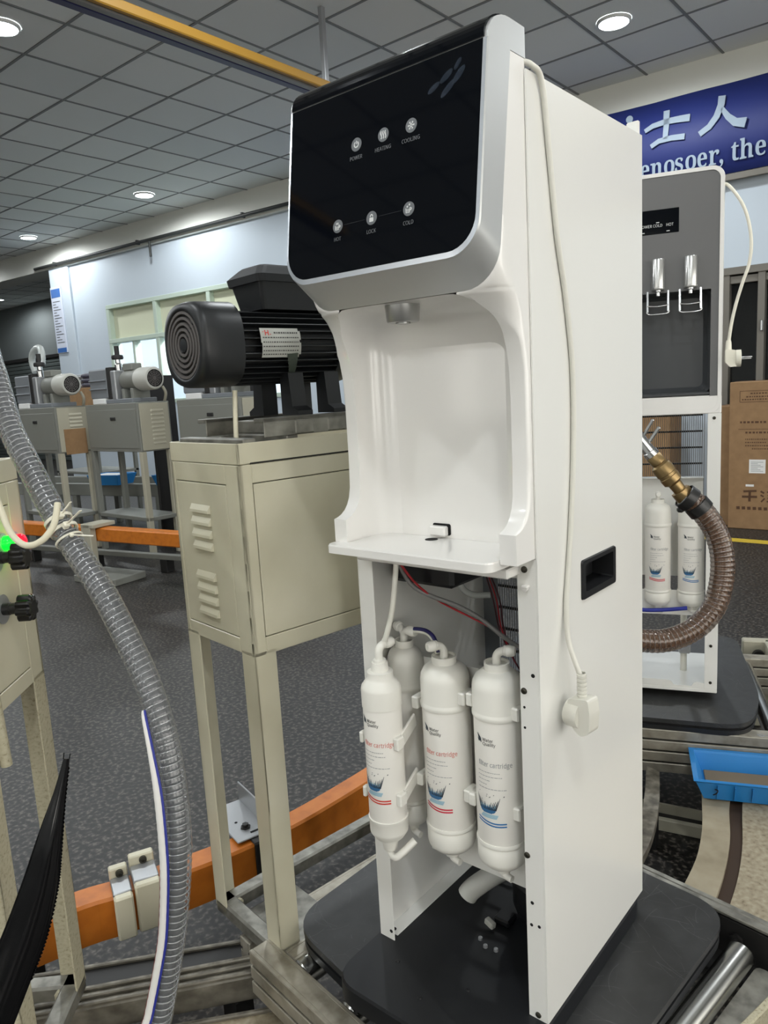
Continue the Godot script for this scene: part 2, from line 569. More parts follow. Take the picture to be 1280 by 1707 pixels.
const WIN := [[2, -1.0, -3.2], [3, 1.8, -0.4], [4, 4.6, 2.4]]
const FWIN := [[5, -5.0, -3.8], [6, -1.6, -0.4], [7, 1.8, 3.0]]
func hall():
	var g := G.new()
	g.span(V(-21, -0.2, -10), V(4.8, 0, 7))
	struct("floor", g, M.floor)
	# ceiling: slab, dark grid, square panels
	var c := Node3D.new()
	c.name = "ceiling"
	add_child(c)
	c.set_meta("kind", "structure")
	g = G.new()
	g.span(V(-21, 3.80, -10), V(4.8, 3.95, 7))
	part(c, "slab", g, M.dark_steel)
	var x0 := -3.740
	var z0 := -2.075
	var pitch := 0.6
	g = G.new()
	for i in range(-29, 14):
		var x := x0 + i * pitch
		g.span(V(x - 0.009, H_CEIL - 0.003, -10), V(x + 0.009, 3.80, 7))
	for k in range(-13, 16):
		var z := z0 + k * pitch
		g.span(V(-21, H_CEIL - 0.0025, z - 0.009), V(4.6, 3.80, z + 0.009))
	tag(part(c, "grid_bar", g, M.tbar), "", "", "", "stuff")
	var box := G.new()
	box.box(Vector3.ZERO, V(0.582, 0.016, 0.582), 0.003)
	var mesh := box.done()
	var rest := G.new()
	var cam := get_node("camera") as Camera3D
	var near := []
	for i in range(-29, 13):
		for k in range(-13, 15):
			var p := V(x0 + (i + 0.5) * pitch, H_CEIL + 0.008, z0 + (k + 0.5) * pitch)
			var l: Vector3 = cam.transform.affine_inverse() * p
			var seen: bool = l.z < -0.5 and abs(l.x / l.z) < 0.62 and abs(l.y / l.z) < 0.8 and p.z > -6.2
			near.append([l.length() if seen else 1000.0 + l.length(), p])
	near.sort_custom(func(a, b): return a[0] < b[0])
	var rng := RandomNumberGenerator.new()
	rng.seed = 4
	for n in near.size():
		if n < 290 and near[n][0] < 999.0:
			part_mesh(c, "ceiling_panel", mesh, [M.tile, M.tile_b, M.tile_c, M.tile][rng.randi() % 4], near[n][1] + V(0, rng.randf() * 0.003, 0))
		else:
			rest.box(near[n][1], V(0.582, 0.016, 0.582))
	tag(part(c, "ceiling_panel", rest, M.tile), "", "", "", "stuff")
	# outer walls
	g = G.new(); g.span(V(-21.2, 0, -10.2), V(-21, 3.9, 7)); struct("wall_left", g, M.wall_room)
	# right wall with a row of tall windows that let the daylight in
	g = G.new()
	for r in WIN:
		g.span(V(4.6, 0, r[2]), V(4.8, 0.8, r[1])); g.span(V(4.6, 2.9, r[2]), V(4.8, 3.9, r[1]))
	for r in [[-10.2, -3.2], [-1.0, -0.4], [1.8, 2.4], [4.6, 7.0]]: g.span(V(4.6, 0, r[0]), V(4.8, 3.9, r[1]))
	struct("wall_right", g, M.wall_room)
	for r in WIN:
		var wn := Node3D.new()
		wn.name = "window_%d" % int(r[0])
		add_child(wn)
		wn.set_meta("kind", "structure")
		g = G.new()
		for z in [r[1], (r[1] + r[2]) * 0.5, r[2]]: g.span(V(4.64, 0.8, z - 0.03), V(4.72, 2.9, z + 0.03), 0.004)
		for y in [0.83, 2.0, 2.87]: g.span(V(4.64, y - 0.03, r[2]), V(4.72, y + 0.03, r[1]), 0.004)
		part(wn, "window_frame", g, M.frame_green)
	# front wall behind the photographer, with windows too
	g = G.new()
	for r in FWIN:
		g.span(V(r[1], 0, 7), V(r[2], 0.8, 7.2)); g.span(V(r[1], 3.1, 7), V(r[2], 3.9, 7.2))
	for r in [[-21.2, -5.0], [-3.8, -1.6], [-0.4, 1.8], [3.0, 4.8]]: g.span(V(r[0], 0, 7), V(r[1], 3.9, 7.2))
	struct("wall_front", g, M.wall_room)
	for r in FWIN:
		var wn := Node3D.new()
		wn.name = "window_%d" % int(r[0])
		add_child(wn)
		wn.set_meta("kind", "structure")
		g = G.new()
		for x in [r[1], (r[1] + r[2]) * 0.5, r[2]]: g.span(V(x - 0.03, 0.8, 7.04), V(x + 0.03, 3.1, 7.12), 0.004)
		for y in [0.83, 2.2, 3.07]: g.span(V(r[1], y - 0.03, 7.04), V(r[2], y + 0.03, 7.12), 0.004)
		part(wn, "window_frame", g, M.frame_green)
	# back of the far bay with a roller shutter
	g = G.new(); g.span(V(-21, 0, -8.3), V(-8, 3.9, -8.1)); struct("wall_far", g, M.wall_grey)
	var sh := thing("roller_shutter", "grey roller shutter in the dim far wall behind the leftmost pump", "shutter", V(-16.0, 0, -8.1))
	g = G.new()
	g.span(V(-4.8, 2.42, 0.0), V(1.2, 2.5, 0.08), 0.01)
	part(sh, "top_rail", g, M.dark_steel)
	for k in 26:
		g = G.new()
		g.box(V(-1.8, 0.046 + k * 0.0925, 0.03), V(5.9, 0.084, 0.03), 0.012)
		part(sh, "slat", g, M.shutter)
	# the long wall
	var w := wall_node("wall_back")
	w.set_meta("kind", "structure")
	var bw := 5.55
	for r in [[-9.75, -8.92, 0.0, 3.42], [-8.92, -5.4, 2.72, 3.42], [-8.92, -5.4, 0.0, 1.25], [-5.4, -0.30, 0.0, 3.42], [-0.30, 2.6, 2.10, 3.42], [2.6, 5.55, 0.0, 3.42]]:
		g = G.new()
		g.span(V(r[0], r[2], -0.26), V(r[1], r[3], -0.06))
		part(w, "wall_section", g, M.wall)
	g = G.new()
	g.span(V(-13.5, 3.42, -0.42), V(bw, 3.80, 0.0), 0.004)
	part(w, "beam", g, M.band)
	g = G.new()
	g.span(V(-10.28, 0, -0.36), V(-9.75, 3.42, -0.02), 0.006)
	part(w, "pillar", g, M.wall)
	# office window: frame, blinds above, panes below
	var f := wall_node("window_1")
	f.set_meta("kind", "structure")
	g = G.new()
	for x in [-8.9, -7.79, -6.66, -5.43]:
		g.span(V(x - 0.035, 1.25, -0.2), V(x + 0.035, 2.72, -0.05), 0.004)
	for y in [1.27, 2.2, 2.70]:
		g.span(V(-8.92, y - 0.03, -0.2), V(-5.4, y + 0.03, -0.045), 0.004)
	g.span(V(-8.4, 1.3, -0.18), V(-8.35, 2.17, -0.07))
	part(f, "window_frame", g, M.frame_green)
	for r in [[-8.865, -7.825], [-7.755, -6.695], [-6.625, -5.465]]:
		g = G.new(); g.span(V(r[0], 2.23, -0.15), V(r[1], 2.67, -0.13)); part(f, "blind_panel", g, M.blind)
		g = G.new(); g.span(V(r[0], 1.30, -0.13), V(r[1], 2.17, -0.124)); part(f, "pane", g, M.pane)
	# the lit office behind the panes
	var of := wall_node("wall_office")
	of.set_meta("kind", "structure")
	g = G.new()
	g.span(V(-9.7, 0, -2.3), V(-5.0, 3.2, -2.2)); part(of, "back_panel", g, M.wall)
	g = G.new(); g.span(V(-9.75, 0, -2.3), V(-9.7, 3.2, -0.26)); part(of, "side_panel", g, M.wall)
	g = G.new(); g.span(V(-5.0, 0, -2.3), V(-4.95, 3.2, -0.26)); part(of, "side_panel", g, M.wall)
	g = G.new(); g.span(V(-9.75, 3.2, -2.3), V(-4.95, 3.25, -0.26)); part(of, "top_panel", g, M.wall)
	# dark glazed doors at the right
	var d := wall_node("door_1")
	d.set_meta("kind", "structure")
	g = G.new()
	for x in [-0.27, 0.0, 0.62, 1.24]:
		g.span(V(x - 0.028, 0, -0.2), V(x + 0.028, 2.1, -0.04), 0.003)
	g.span(V(-0.3, 2.04, -0.2), V(2.6, 2.1, -0.03), 0.003)
	g.span(V(-0.3, 1.97, -0.18), V(2.6, 2.03, -0.06), 0.003)
	g.span(V(-0.3, 0.0, -0.2), V(2.6, 0.08, -0.04), 0.003)
	part(d, "door_frame", g, M.frame_brown)
	for r in [[-0.24, -0.03], [0.03, 0.59], [0.65, 1.21], [1.27, 2.6]]:
		g = G.new(); g.span(V(r[0], 0.08, -0.125), V(r[1], 1.97, -0.118)); part(d, "pane", g, M.pane_dark)
	g = G.new()
	g.box(V(0.012, 1.61, -0.02), V(0.022, 0.09, 0.03), 0.006)
	part(d, "door_handle", g, M.chrome)
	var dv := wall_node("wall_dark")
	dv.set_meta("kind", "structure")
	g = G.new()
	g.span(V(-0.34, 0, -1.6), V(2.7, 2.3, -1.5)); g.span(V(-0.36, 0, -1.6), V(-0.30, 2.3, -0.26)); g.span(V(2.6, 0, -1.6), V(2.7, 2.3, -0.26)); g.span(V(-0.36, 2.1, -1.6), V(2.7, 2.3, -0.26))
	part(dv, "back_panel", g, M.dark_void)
	# pipe under the beam
	var pp := wall_node("wall_pipe", "dark pipe running along the bottom edge of the pale beam", "pipe")
	g = G.new()
	g.tube([V(-10.55, 3.462, 0.05), V(-4.35, 3.462, 0.05)], 0.021, 10)
	part(pp, "pipe", g, M.pipe_dark)
	g = G.new()
	for x in [-10.0, -7.9, -5.8, -4.5]:
		g.box(V(x, 3.47, 0.03), V(0.03, 0.06, 0.06), 0.004)
	part(pp, "clip", g, M.pipe_dark)
	g = G.new()
	g.tube([V(-7.62, 3.45, 0.05), V(-7.62, 3.24, 0.05)], 0.016, 8)
	part(pp, "hanging_stub", g, M.pipe_dark)
	# notice board on the pillar
	var nb := wall_node("notice_board", "tall narrow blue and white notice board on the pillar end", "notice board")
	nb.position += nb.transform.basis * V(0, 0, 0)
	g = G.new(); g.span(V(-10.27, 2.12, -0.018), V(-9.98, 3.14, 0.0), 0.004); part(nb, "board", g, M.notice_pale)
	g = G.new(); g.span(V(-10.25, 2.98, 0.0), V(-10.0, 3.11, 0.003)); part(nb, "heading", g, M.notice_blue)
	g = G.new(); g.span(V(-10.25, 2.13, 0.0), V(-10.0, 2.2, 0.003)); part(nb, "footer", g, M.notice_blue)
	g = G.new()
	for k in 16:
		g.span(V(-10.23, 2.28 + k * 0.042, 0.0), V(-10.03 - 0.06 * (k * 7 % 3), 2.292 + k * 0.042, 0.002))
	part(nb, "text_line", g, M.print_dim)
	# banner hung on the beam
	banner()

func banner():
	var o := wall_node("banner", "blue cloth banner with big white characters on the beam", "banner")
	var g := G.new()
	var a := 0
	# slightly wavy cloth
	var rings := []
	for k in 61:
		var x := -4.2 + k * 0.14
		var z := 0.03 + 0.006 * sin(x * 9.0) + 0.004 * sin(x * 23.0)
		rings.append(PackedVector3Array([V(x, 2.832, z), V(x, 3.16, z + 0.004 * sin(x * 14.0)), V(x, 3.512, z), V(x, 3.512, z - 0.006), V(x, 3.16, z - 0.006), V(x, 2.832, z - 0.006)]))
	rings.reverse()
	g.loft(rings)
	part(o, "cloth", g, M.banner)
	g = G.new()
	g.span(V(-4.2, 2.775, -0.0), V(4.2, 2.828, 0.03), 0.004)
	part(o, "bottom_batten", g, M.frame_brown)
	g = G.new()
	var z0 := 0.042
	var put := func(poly: PackedVector2Array, gg: G):
		gg.prism(poly, func(p): return V(p.x, p.y, z0 + 0.006), func(p): return V(p.x, p.y, z0 - 0.004))
	# three brushed characters; the first is mostly hidden
	put.call(stroke([Vector2(-0.915, 3.298), Vector2(-0.85, 3.325), Vector2(-0.74, 3.336), Vector2(-0.63, 3.330), Vector2(-0.55, 3.322)], 0.034, 0.056), g)
	put.call(stroke([Vector2(-0.735, 3.42), Vector2(-0.738, 3.3), Vector2(-0.748, 3.2)], 0.05, 0.04), g)
	put.call(stroke([Vector2(-0.865, 3.165), Vector2(-0.8, 3.195), Vector2(-0.7, 3.198), Vector2(-0.59, 3.186)], 0.036, 0.046), g)
	part(o, "scholar_character", g, M.banner_text)
	g = G.new()
	put.call(stroke([Vector2(-0.305, 3.425), Vector2(-0.312, 3.36), Vector2(-0.345, 3.28), Vector2(-0.4, 3.215), Vector2(-0.475, 3.175)], 0.055, 0.045), g)
	put.call(stroke([Vector2(-0.308, 3.335), Vector2(-0.26, 3.26), Vector2(-0.205, 3.205), Vector2(-0.128, 3.185)], 0.03, 0.075), g)
	part(o, "person_character", g, M.banner_text)
	g = G.new()
	put.call(stroke([Vector2(-1.32, 3.33), Vector2(-1.1, 3.34)], 0.04), g)
	put.call(stroke([Vector2(-1.2, 3.42), Vector2(-1.21, 3.2), Vector2(-1.3, 3.17)], 0.045), g)
	put.call(circle(0.03, 12, Vector2(-1.045, 3.425)), g)
	part(o, "hidden_character", g, M.banner_text)
	g = G.new()
	letters(g, "enosoer, the", 0.20, func(p: Vector2, d: float): return V(-0.468 + p.x * 0.79, 2.985 + p.y + 0.0 + (p.x * 0.0), z0 + d * 0.004), "Droid Serif", 700)
	part(o, "lettering", g, M.banner_text)

func overhead():
	# bus-bar tray under the ceiling
	var o := thing("ceiling_rail", "long overhead rail with navy, grey and yellow bars below the ceiling", "rail", V(-3.03, 3.25, -2.0))
	var g := G.new(); g.span(V(-0.078, -0.035, -3.4), V(-0.022, 0.03, 5.0), 0.004); part(o, "navy_bar", g, M.navy)
	g = G.new(); g.span(V(-0.019, -0.034, -3.4), V(0.026, 0.02, 5.0), 0.004); part(o, "grey_bar", g, M.grey_wire)
	g = G.new(); g.span(V(0.030, -0.026, -3.4), V(0.066, 0.028, 5.0), 0.006); part(o, "yellow_bar", g, M.bus_yellow)
	for z in [-1.13, 1.6]:
		g = G.new()
		g.bar(V(0.0, -0.05, z), V(0.0, H_CEIL - 3.25, z), 0.035, 0.035, 0.003)
		part(o, "hanger", g, M.galv)
		g = G.new()
		g.span(V(-0.13, -0.06, z - 0.02), V(0.11, -0.034, z + 0.02), 0.003)
		part(o, "cross_bracket", g, M.galv)

# ---------------------------------------------------------------- main water dispenser (local y from the bottom of its panels)
func zf(y: float) -> float: return 0.0768 + (1.269 - y) * 0.147
func zb(y: float) -> float: return 0.031 + (1.261 - y) * 0.155

func head_outline(xo: float, yb: float, r: float, yt := 1.269) -> PackedVector2Array:
	var o := PackedVector2Array()
	for k in 13: o.append(Vector2(-xo, lerp(yt, yb + r, k / 12.0)))
	for k in range(1, 9):
		var a := PI + PI * 0.5 * k / 8.0
		o.append(Vector2(-xo + r + cos(a) * r, yb + r + sin(a) * r))
	for k in range(1, 9): o.append(Vector2(lerp(-xo + r, xo - r, k / 8.0), yb))
	for k in range(1, 9):
		var a := PI * 1.5 + PI * 0.5 * k / 8.0
		o.append(Vector2(xo - r + cos(a) * r, yb + r + sin(a) * r))
	for k in range(1, 13): o.append(Vector2(xo, lerp(yb + r, yt, k / 12.0)))
	return o

func zp(y: float) -> float:
	# side profile of the moulded front: y -> z
	var t := [[0.679, 0.047], [0.7175, 0.047], [0.7195, 0.042], [0.7225, 0.034], [0.728, 0.026], [0.735, 0.020], [0.745, 0.015], [0.760, 0.0115], [0.80, 0.010], [0.88, 0.010], [0.92, 0.012], [0.945, 0.017], [0.965, 0.025], [0.985, 0.038], [1.0, 0.054], [1.0085, 0.0698], [1.02, 0.0680], [1.27, 0.029]]
	for i in t.size() - 1:
		if y <= t[i + 1][0]:
			return lerp(t[i][1], t[i + 1][1], (y - t[i][0]) / (t[i + 1][0] - t[i][0]))
	return t[-1][1]

# outer edge of the moulded front: it hugs the rounded corner of the silver shell and widens below it
func xof(y: float) -> float:
	if y >= 1.0565: return 0.1500
	if y >= 1.0105:
		var d: float = 0.046 - (y - 1.0105)
		return min(0.1500, 0.1067 + sqrt(max(0.046 * 0.046 - d * d, 0.0)))
	return lerp(0.1067, 0.1485, smoothstep(0.0, 1.0, (1.0105 - y) / 0.058))

# where that outer edge meets the flat side
func zo(y: float) -> float:
	var t := [[0.90, -0.0056], [0.92, 0.0055], [0.945, 0.0075], [0.96, 0.0105], [0.983, 0.018], [1.0, 0.027], [1.0105, 0.0325], [1.03, 0.041], [1.0565, 0.050], [1.09, 0.0545]]
	if y <= 0.90: return zp(y) - 0.0056
	for i in range(1, t.size()):
		if y <= t[i][0]:
			var a: float = t[i - 1][1] if i > 1 else zp(0.90) - 0.0056
			return lerp(a, t[i][1], (y - t[i - 1][0]) / (t[i][0] - t[i - 1][0]))
	return 0.0545

const GLASS_Y := 1.0499
func glass_xf(x: float, y: float) -> Transform3D:
	# a frame on the glass, z out of it
	var n := Vector3(0, 0.147, 1.0).normalized()
	var up := Vector3(0, 1, -0.147).normalized()
	return Transform3D(Basis(Vector3.RIGHT, up, n), V(x, y, zf(y) + 0.0016))

func dispenser():
	var o := thing("water_dispenser", "tall white water dispenser with black touch panel and open lower half", "water dispenser", V(0, 0.37, 0))
	var g: G
	# --- silver shell of the head
	g = G.new()
	var fo := head_outline(0.1525, 1.043, 0.04)
	var bo := head_outline(0.1527, 1.011, 0.046)
	var mo := head_outline(0.1527, 1.0415, 0.0405)
	var F := PackedVector3Array(); var Mi := PackedVector3Array(); var Bk := PackedVector3Array(); var In := PackedVector3Array()
	for i in fo.size():
		F.append(V(fo[i].x * 0.996, fo[i].y + 0.0005, zf(fo[i].y)))
		Mi.append(V(mo[i].x, mo[i].y, zf(mo[i].y) - 0.0025))
		Bk.append(V(bo[i].x, bo[i].y, zb(bo[i].y)))
	g.loft([F, Mi], false, false, true, false)
	g.loft([Mi, Bk], false, false, true, false)
	# back of the shell, hidden against the white moulding
	var idx := Geometry2D.triangulate_polygon(bo)
	for i in range(0, idx.size(), 3): g.to(Bk[idx[i]], Bk[idx[i + 1]], Bk[idx[i + 2]], Vector3.BACK * -1.0)
	# rounded top block
	g.span(V(-0.1515, 1.24, 0.036), V(0.1515, 1.2695, 0.072))
	var prof := PackedVector2Array([Vector2(-0.004, 1.302), Vector2(0.03, 1.302)])
	for k in range(1, 9):
		var a := PI * 0.5 * (1.0 - k / 8.0)
		prof.append(Vector2(0.03 + cos(a) * 0.0465, 1.269 + sin(a) * 0.033))
	prof.append(Vector2(-0.004, 1.269))
	g.prism(prof, func(p): return V(0.1527, p.y, p.x), func(p): return V(-0.1527, p.y, p.x))
	part(o, "head_shell", g, M.silver)
	# bright rim round the glass
	g = G.new()
	var go := head_outline(0.1478, 1.050, 0.036)
	var R0 := PackedVector3Array(); var R1 := PackedVector3Array()
	for i in fo.size():
		R0.append(V(fo[i].x * 0.996, fo[i].y + 0.0005, zf(fo[i].y) + 0.0002))
		R1.append(V(go[i].x, go[i].y, zf(go[i].y) + 0.0012))
	g.loft([R0, R1], false, false, false, false)
	part(o, "glass_rim", g, M.rim)
	# --- glass
	g = G.new()
	g.prism(go, func(p): return V(p.x, p.y, zf(p.y) + 0.0014), func(p): return V(p.x, p.y, zf(p.y) - 0.001))
	part(o, "touch_glass", g, M.black_glass)
	g = G.new()
	prof = PackedVector2Array()
	for k in range(0, 11):
		var a := PI * 0.5 * k / 10.0
		prof.append(Vector2(0.03 + cos(a) * 0.0485, 1.2705 + sin(a) * 0.0335))
	prof.append(Vector2(0.012, 1.3035)); prof.append(Vector2(0.012, 1.29)); prof.append(Vector2(0.03, 1.28)); prof.append(Vector2(0.07, 1.2705))
	g.prism(prof, func(p): return V(0.1485, p.y, p.x), func(p): return V(-0.1485, p.y, p.x))
	part(o, "glass_top_strip", g, M.black_glass)
	icons(o)
	# --- white moulding: columns, recess, ceiling of the recess
	g = G.new()
	var ys := [0.679, 0.6981, 0.7175, 0.7195, 0.7225, 0.728, 0.735, 0.745, 0.76, 0.80, 0.84, 0.88, 0.92, 0.945, 0.955, 0.965, 0.975, 0.985, 0.993, 1.0, 1.006, 1.0085, 1.0105, 1.0125, 1.016, 1.021, 1.028, 1.036, 1.045, 1.0565, 1.07, 1.09]
	var ri := 0.048
	var yt := 1.0105
	var xi := func(y: float) -> float:
		if y < yt - ri: return 0.129
		if y > 1.01: return 0.095
		var dy: float = y - (yt - ri)
		return 0.129 - ri + sqrt(max(ri * ri - dy * dy, 0.0))
	g.grp += 1
	for s in [-1.0, 1.0]:
		for k in ys.size() - 1:
			var y0: float = ys[k]
			var y1: float = ys[k + 1]
			var gg := -1 if k < 2 else g.grp
			var e := 0.004 if k >= 2 else 0.0
			var xo := 0.1525
			var e0 := e if k > 2 else 0.0
			var f0: float = xof(y0) if k > 2 else xo - e0
			var f1: float = xof(y1) if k >= 2 else xo - e
			var d0: float = (zp(y0) - zo(y0)) if k > 2 else 0.0
			var d1: float = (zp(y1) - zo(y1)) if k >= 2 else 0.0
			g.qo(V(s * xi.call(y0), y0, zp(y0)), V(s * f0, y0, zp(y0)), V(s * f1, y1, zp(y1)), V(s * xi.call(y1), y1, zp(y1)), Vector3(0, 0.3, 1), gg)
			if k >= 2:
				for i in 6:
					var a0 := PI * 0.5 * i / 6.0
					var a1 := PI * 0.5 * (i + 1) / 6.0
					g.qo(V(s * (f0 + (xo - f0) * sin(a0)), y0, zp(y0) - d0 * (1.0 - cos(a0))), V(s * (f0 + (xo - f0) * sin(a1)), y0, zp(y0) - d0 * (1.0 - cos(a1))), V(s * (f1 + (xo - f1) * sin(a1)), y1, zp(y1) - d1 * (1.0 - cos(a1))), V(s * (f1 + (xo - f1) * sin(a0)), y1, zp(y1) - d1 * (1.0 - cos(a0))), Vector3(s, 0.3, 1), gg)
			g.qo(V(s * xo, y0, zp(y0) - d0), V(s * xo, y0, -0.0035), V(s * xo, y1, -0.0035), V(s * xo, y1, zp(y1) - d1), Vector3(s, 0, 0))
		# upper side behind the silver shell
		var top := [1.09, 1.12, 1.18, 1.256, 1.2685]
		for k in top.size() - 1:
			var z0 := zp(top[k]) if k == 0 else zb(top[k]) + 0.0
			g.qo(V(s * 0.1523, top[k], zb(top[k])), V(s * 0.1523, top[k], -0.002), V(s * 0.1523, top[k + 1], -0.002), V(s * 0.1523, top[k + 1], zb(top[k + 1])), Vector3(s, 0, 0))
		g.qo(V(s * 0.1523, 1.2685, 0.031), V(s * 0.1523, 1.2685, -0.002), V(s * 0.12, 1.2685, -0.002), V(s * 0.12, 1.2685, 0.031), Vector3.UP)
		g.qo(V(s * 0.1525, 0.679, 0.047), V(s * 0.1525, 0.679, -0.002), V(s * 0.129, 0.679, -0.002), V(s * 0.129, 0.679, 0.047), Vector3.DOWN)
	# recess skin
	var U := PackedVector2Array()
	for y in ys:
		if y < yt - ri: U.append(Vector2(-0.129, y))
	U.append(Vector2(-0.129, yt - ri))
	for k in range(1, 9):
		var a := PI - PI * 0.5 * k / 8.0
		U.append(Vector2(-0.129 + ri + cos(a) * ri, yt - ri + sin(a) * ri))
	for k in range(1, 7): U.append(Vector2(lerp(-0.129 + ri, 0.129 - ri, k / 6.0), yt))
	for k in range(1, 9):
		var a := PI * 0.5 - PI * 0.5 * k / 8.0
		U.append(Vector2(0.129 - ri + cos(a) * ri, yt - ri + sin(a) * ri))
	for k in range(ys.size() - 1, -1, -1):
		if ys[k] < yt - ri: U.append(Vector2(0.129, ys[k]))
	var rings := []
	for st in [[0.0, 99.0], [0.0, -0.004], [0.003, -0.018], [0.011, -0.030], [0.022, -0.0375], [0.036, -0.040]]:
		var r := PackedVector3Array()
		for p in U:
			var sx: float = clamp((abs(p.x) - 0.06) / 0.069, 0.0, 1.0)
			var sy: float = clamp((p.y - 0.93) / 0.08, 0.0, 1.0)
			var x: float = p.x - sign(p.x) * st[0] * sx
			var y: float = p.y - st[0] * 1.5 * sy
			r.append(V(x, y, zp(p.y) if st[1] > 1.0 else st[1]))
		rings.append(r)
	g.loft(rings, false, false, true, false)
	var last: PackedVector3Array = rings[-1]
	var p2 := PackedVector2Array()
	for v in last: p2.append(Vector2(v.x, v.y))
	idx = Geometry2D.triangulate_polygon(p2)
	for i in range(0, idx.size(), 3): g.to(last[idx[i]], last[idx[i + 1]], last[idx[i + 2]], Vector3.BACK)
	# floor of the recess under the tray
	g.span(V(-0.129, 0.655, -0.04), V(0.129, 0.668, 0.03), 0.002)
	part(o, "front_moulding", g, M.white)
	# lower cross rail
	g = G.new()
	g.span(V(-0.150, 0.648, -0.03), V(0.150, 0.672, -0.004), 0.002)
	part(o, "cross_rail", g, M.steel_white)
	# --- drip tray, button, nozzle
	g = G.new()
	var tp := rounded([Vector2(-0.152, -0.047), Vector2(-0.150, -0.071), Vector2(0.1285, -0.071), Vector2(0.1285, 0.040), Vector2(-0.1285, 0.040), Vector2(-0.1285, -0.049)], 0.016, 6)
	g.prism(tp, func(p): return V(p.x * 0.993, 0.6845, -p.y * 0.985), func(p): return V(p.x * 0.993, 0.6825, -p.y))
	g.prism(tp, func(p): return V(p.x, 0.6825, -p.y), func(p): return V(p.x, 0.672, -p.y), true)
	var tray := part(o, "drip_tray", g, M.white)
	g = G.new()
	g.slab(circle(0.0095, 20), 0.0, 0.0006, Transform3D(Basis(Vector3.RIGHT, Vector3.FORWARD, Vector3.UP), V(-0.027, 0.6843, -0.022)))
	part(tray, "drain_hole", g, M.hole)
	g = G.new()
	g.slab(rrect(0.031, 0.017, 0.003), 0.0, 0.001, Transform3D(Basis.IDENTITY, V(-0.020, 0.697, -0.0398)))
	part(o, "tab_slot", g, M.hole)
	g = G.new()
	g.box(V(-0.022, 0.6955, -0.034), V(0.028, 0.0145, 0.011), 0.002)
	part(o, "release_tab", g, M.white)
	g = G.new()
	g.lathe([Vector2(0.0, 0.9865), Vector2(0.010, 0.9865), Vector2(0.010, 0.9885), Vector2(0.0205, 0.9885), Vector2(0.0218, 0.990), Vector2(0.0235, 1.012)], 28, Transform3D(Basis.IDENTITY, V(-0.018, 0, 0.03)))
	part(o, "water_outlet", g, M.satin)
	# --- sheet steel body
	g = G.new()
	# the right sheet is pierced for the hand recess
	g.span(V(0.1530, 0.0, -0.354), V(0.1552, 0.5985, 0.0)); g.span(V(0.1530, 0.6425, -0.354), V(0.1552, 1.257, 0.0))
	g.span(V(0.1530, 0.5985, -0.354), V(0.1552, 0.6425, -0.234)); g.span(V(0.1530, 0.5985, -0.132), V(0.1552, 0.6425, 0.0))
	var rp := part(o, "side_panel", g, M.steel_white)
	g = G.new()
	g.span(V(0.125, 0.0, -0.0018), V(0.1530, 0.678, 0.0), 0.0006)
	part(rp, "front_flange", g, M.steel_white)
	g = G.new()
	g.span(V(-0.1552, 0.0, -0.354), V(-0.1530, 1.257, 0.0), 0.0008)
	var lp := part(o, "side_panel", g, M.steel_white)
	g = G.new()
	g.span(V(-0.1530, 0.0, -0.0018), V(-0.125, 0.678, 0.0), 0.0006)
	part(lp, "front_flange", g, M.steel_white)
	g = G.new()
	g.span(V(-0.1530, 0.0, -0.34), V(-0.128, 0.002, -0.012), 0.0006)
	part(lp, "foot_flange", g, M.steel_white)
	# screws and holes in the flanges
	for s in [[0.136, 0.663], [0.131, 0.496], [0.129, 0.255], [0.140, 0.008]]:
		g = G.new()
		g.lathe([Vector2(0.0046, 0.0), Vector2(0.0042, 0.0014), Vector2(0.0028, 0.0022), Vector2(0.0, 0.0024)], 14, along(V(s[0], s[1], 0.0), Vector3.BACK))
		g.box(V(s[0], s[1], 0.0025), V(0.0052, 0.001, 0.0008)); g.box(V(s[0], s[1], 0.0025), V(0.001, 0.0052, 0.0008))
		part(rp, "screw", g, M.screw)
	for s in [[0.145, 0.520, 0.0028], [0.131, 0.473, 0.0018], [0.131, 0.444, 0.0018], [0.135, 0.184, 0.0026], [0.133, 0.149, 0.0024], [0.145, 0.151, 0.0024]]:
		g = G.new()
		g.slab(circle(s[2], 14), 0.0, 0.0004, Transform3D(Basis.IDENTITY, V(s[0], s[1], 0.0)))
		part(rp, "hole", g, M.hole)
	for s in [[-0.131, 0.016, 0.003], [-0.146, 0.459, 0.002], [-0.15, 0.435, 0.002]]:
		g = G.new()
		g.slab(circle(s[2], 14), 0.0, 0.0004, Transform3D(Basis.IDENTITY, V(s[0], s[1], 0.0)))
		part(lp, "hole", g, M.hole)
	g = G.new()
	g.slab(circle(0.004, 14), 0.0, 0.0005, Transform3D(Basis(Vector3.BACK, Vector3.RIGHT, Vector3.UP), V(-0.142, 0.002, -0.02)))
	part(lp, "hole", g, M.hole)
	for s in [[0.1395, 0.6415], [-0.139, 0.655]]:
		g = G.new()
		g.box(V(s[0], s[1], 0.004), V(0.009, 0.004, 0.008), 0.001)
		g.lathe([Vector2(0.004, 0.0), Vector2(0.004, 0.006), Vector2(0.0, 0.007)], 10, along(V(s[0] - 0.001, s[1] - 0.003, 0.0), Vector3.BACK))
		part(o, "plastic_catch", g, M.white)
	g = G.new()
	g.span(V(-0.153, 0.62, -0.356), V(0.153, 1.25, -0.350), 0.001)
	part(o, "back_panel", g, M.steel_white)
	g = G.new()
	g.span(V(-0.1525, 1.247, -0.352), V(0.1525, 1.253, -0.004), 0.001)
	part(o, "top_panel", g, M.steel_white)
	g = G.new()
	g.box(V(0.142, 1.2655, -0.352), V(0.02, 0.027, 0.006), 0.002)
	part(o, "top_corner_tab", g, M.steel_white)
	g = G.new()
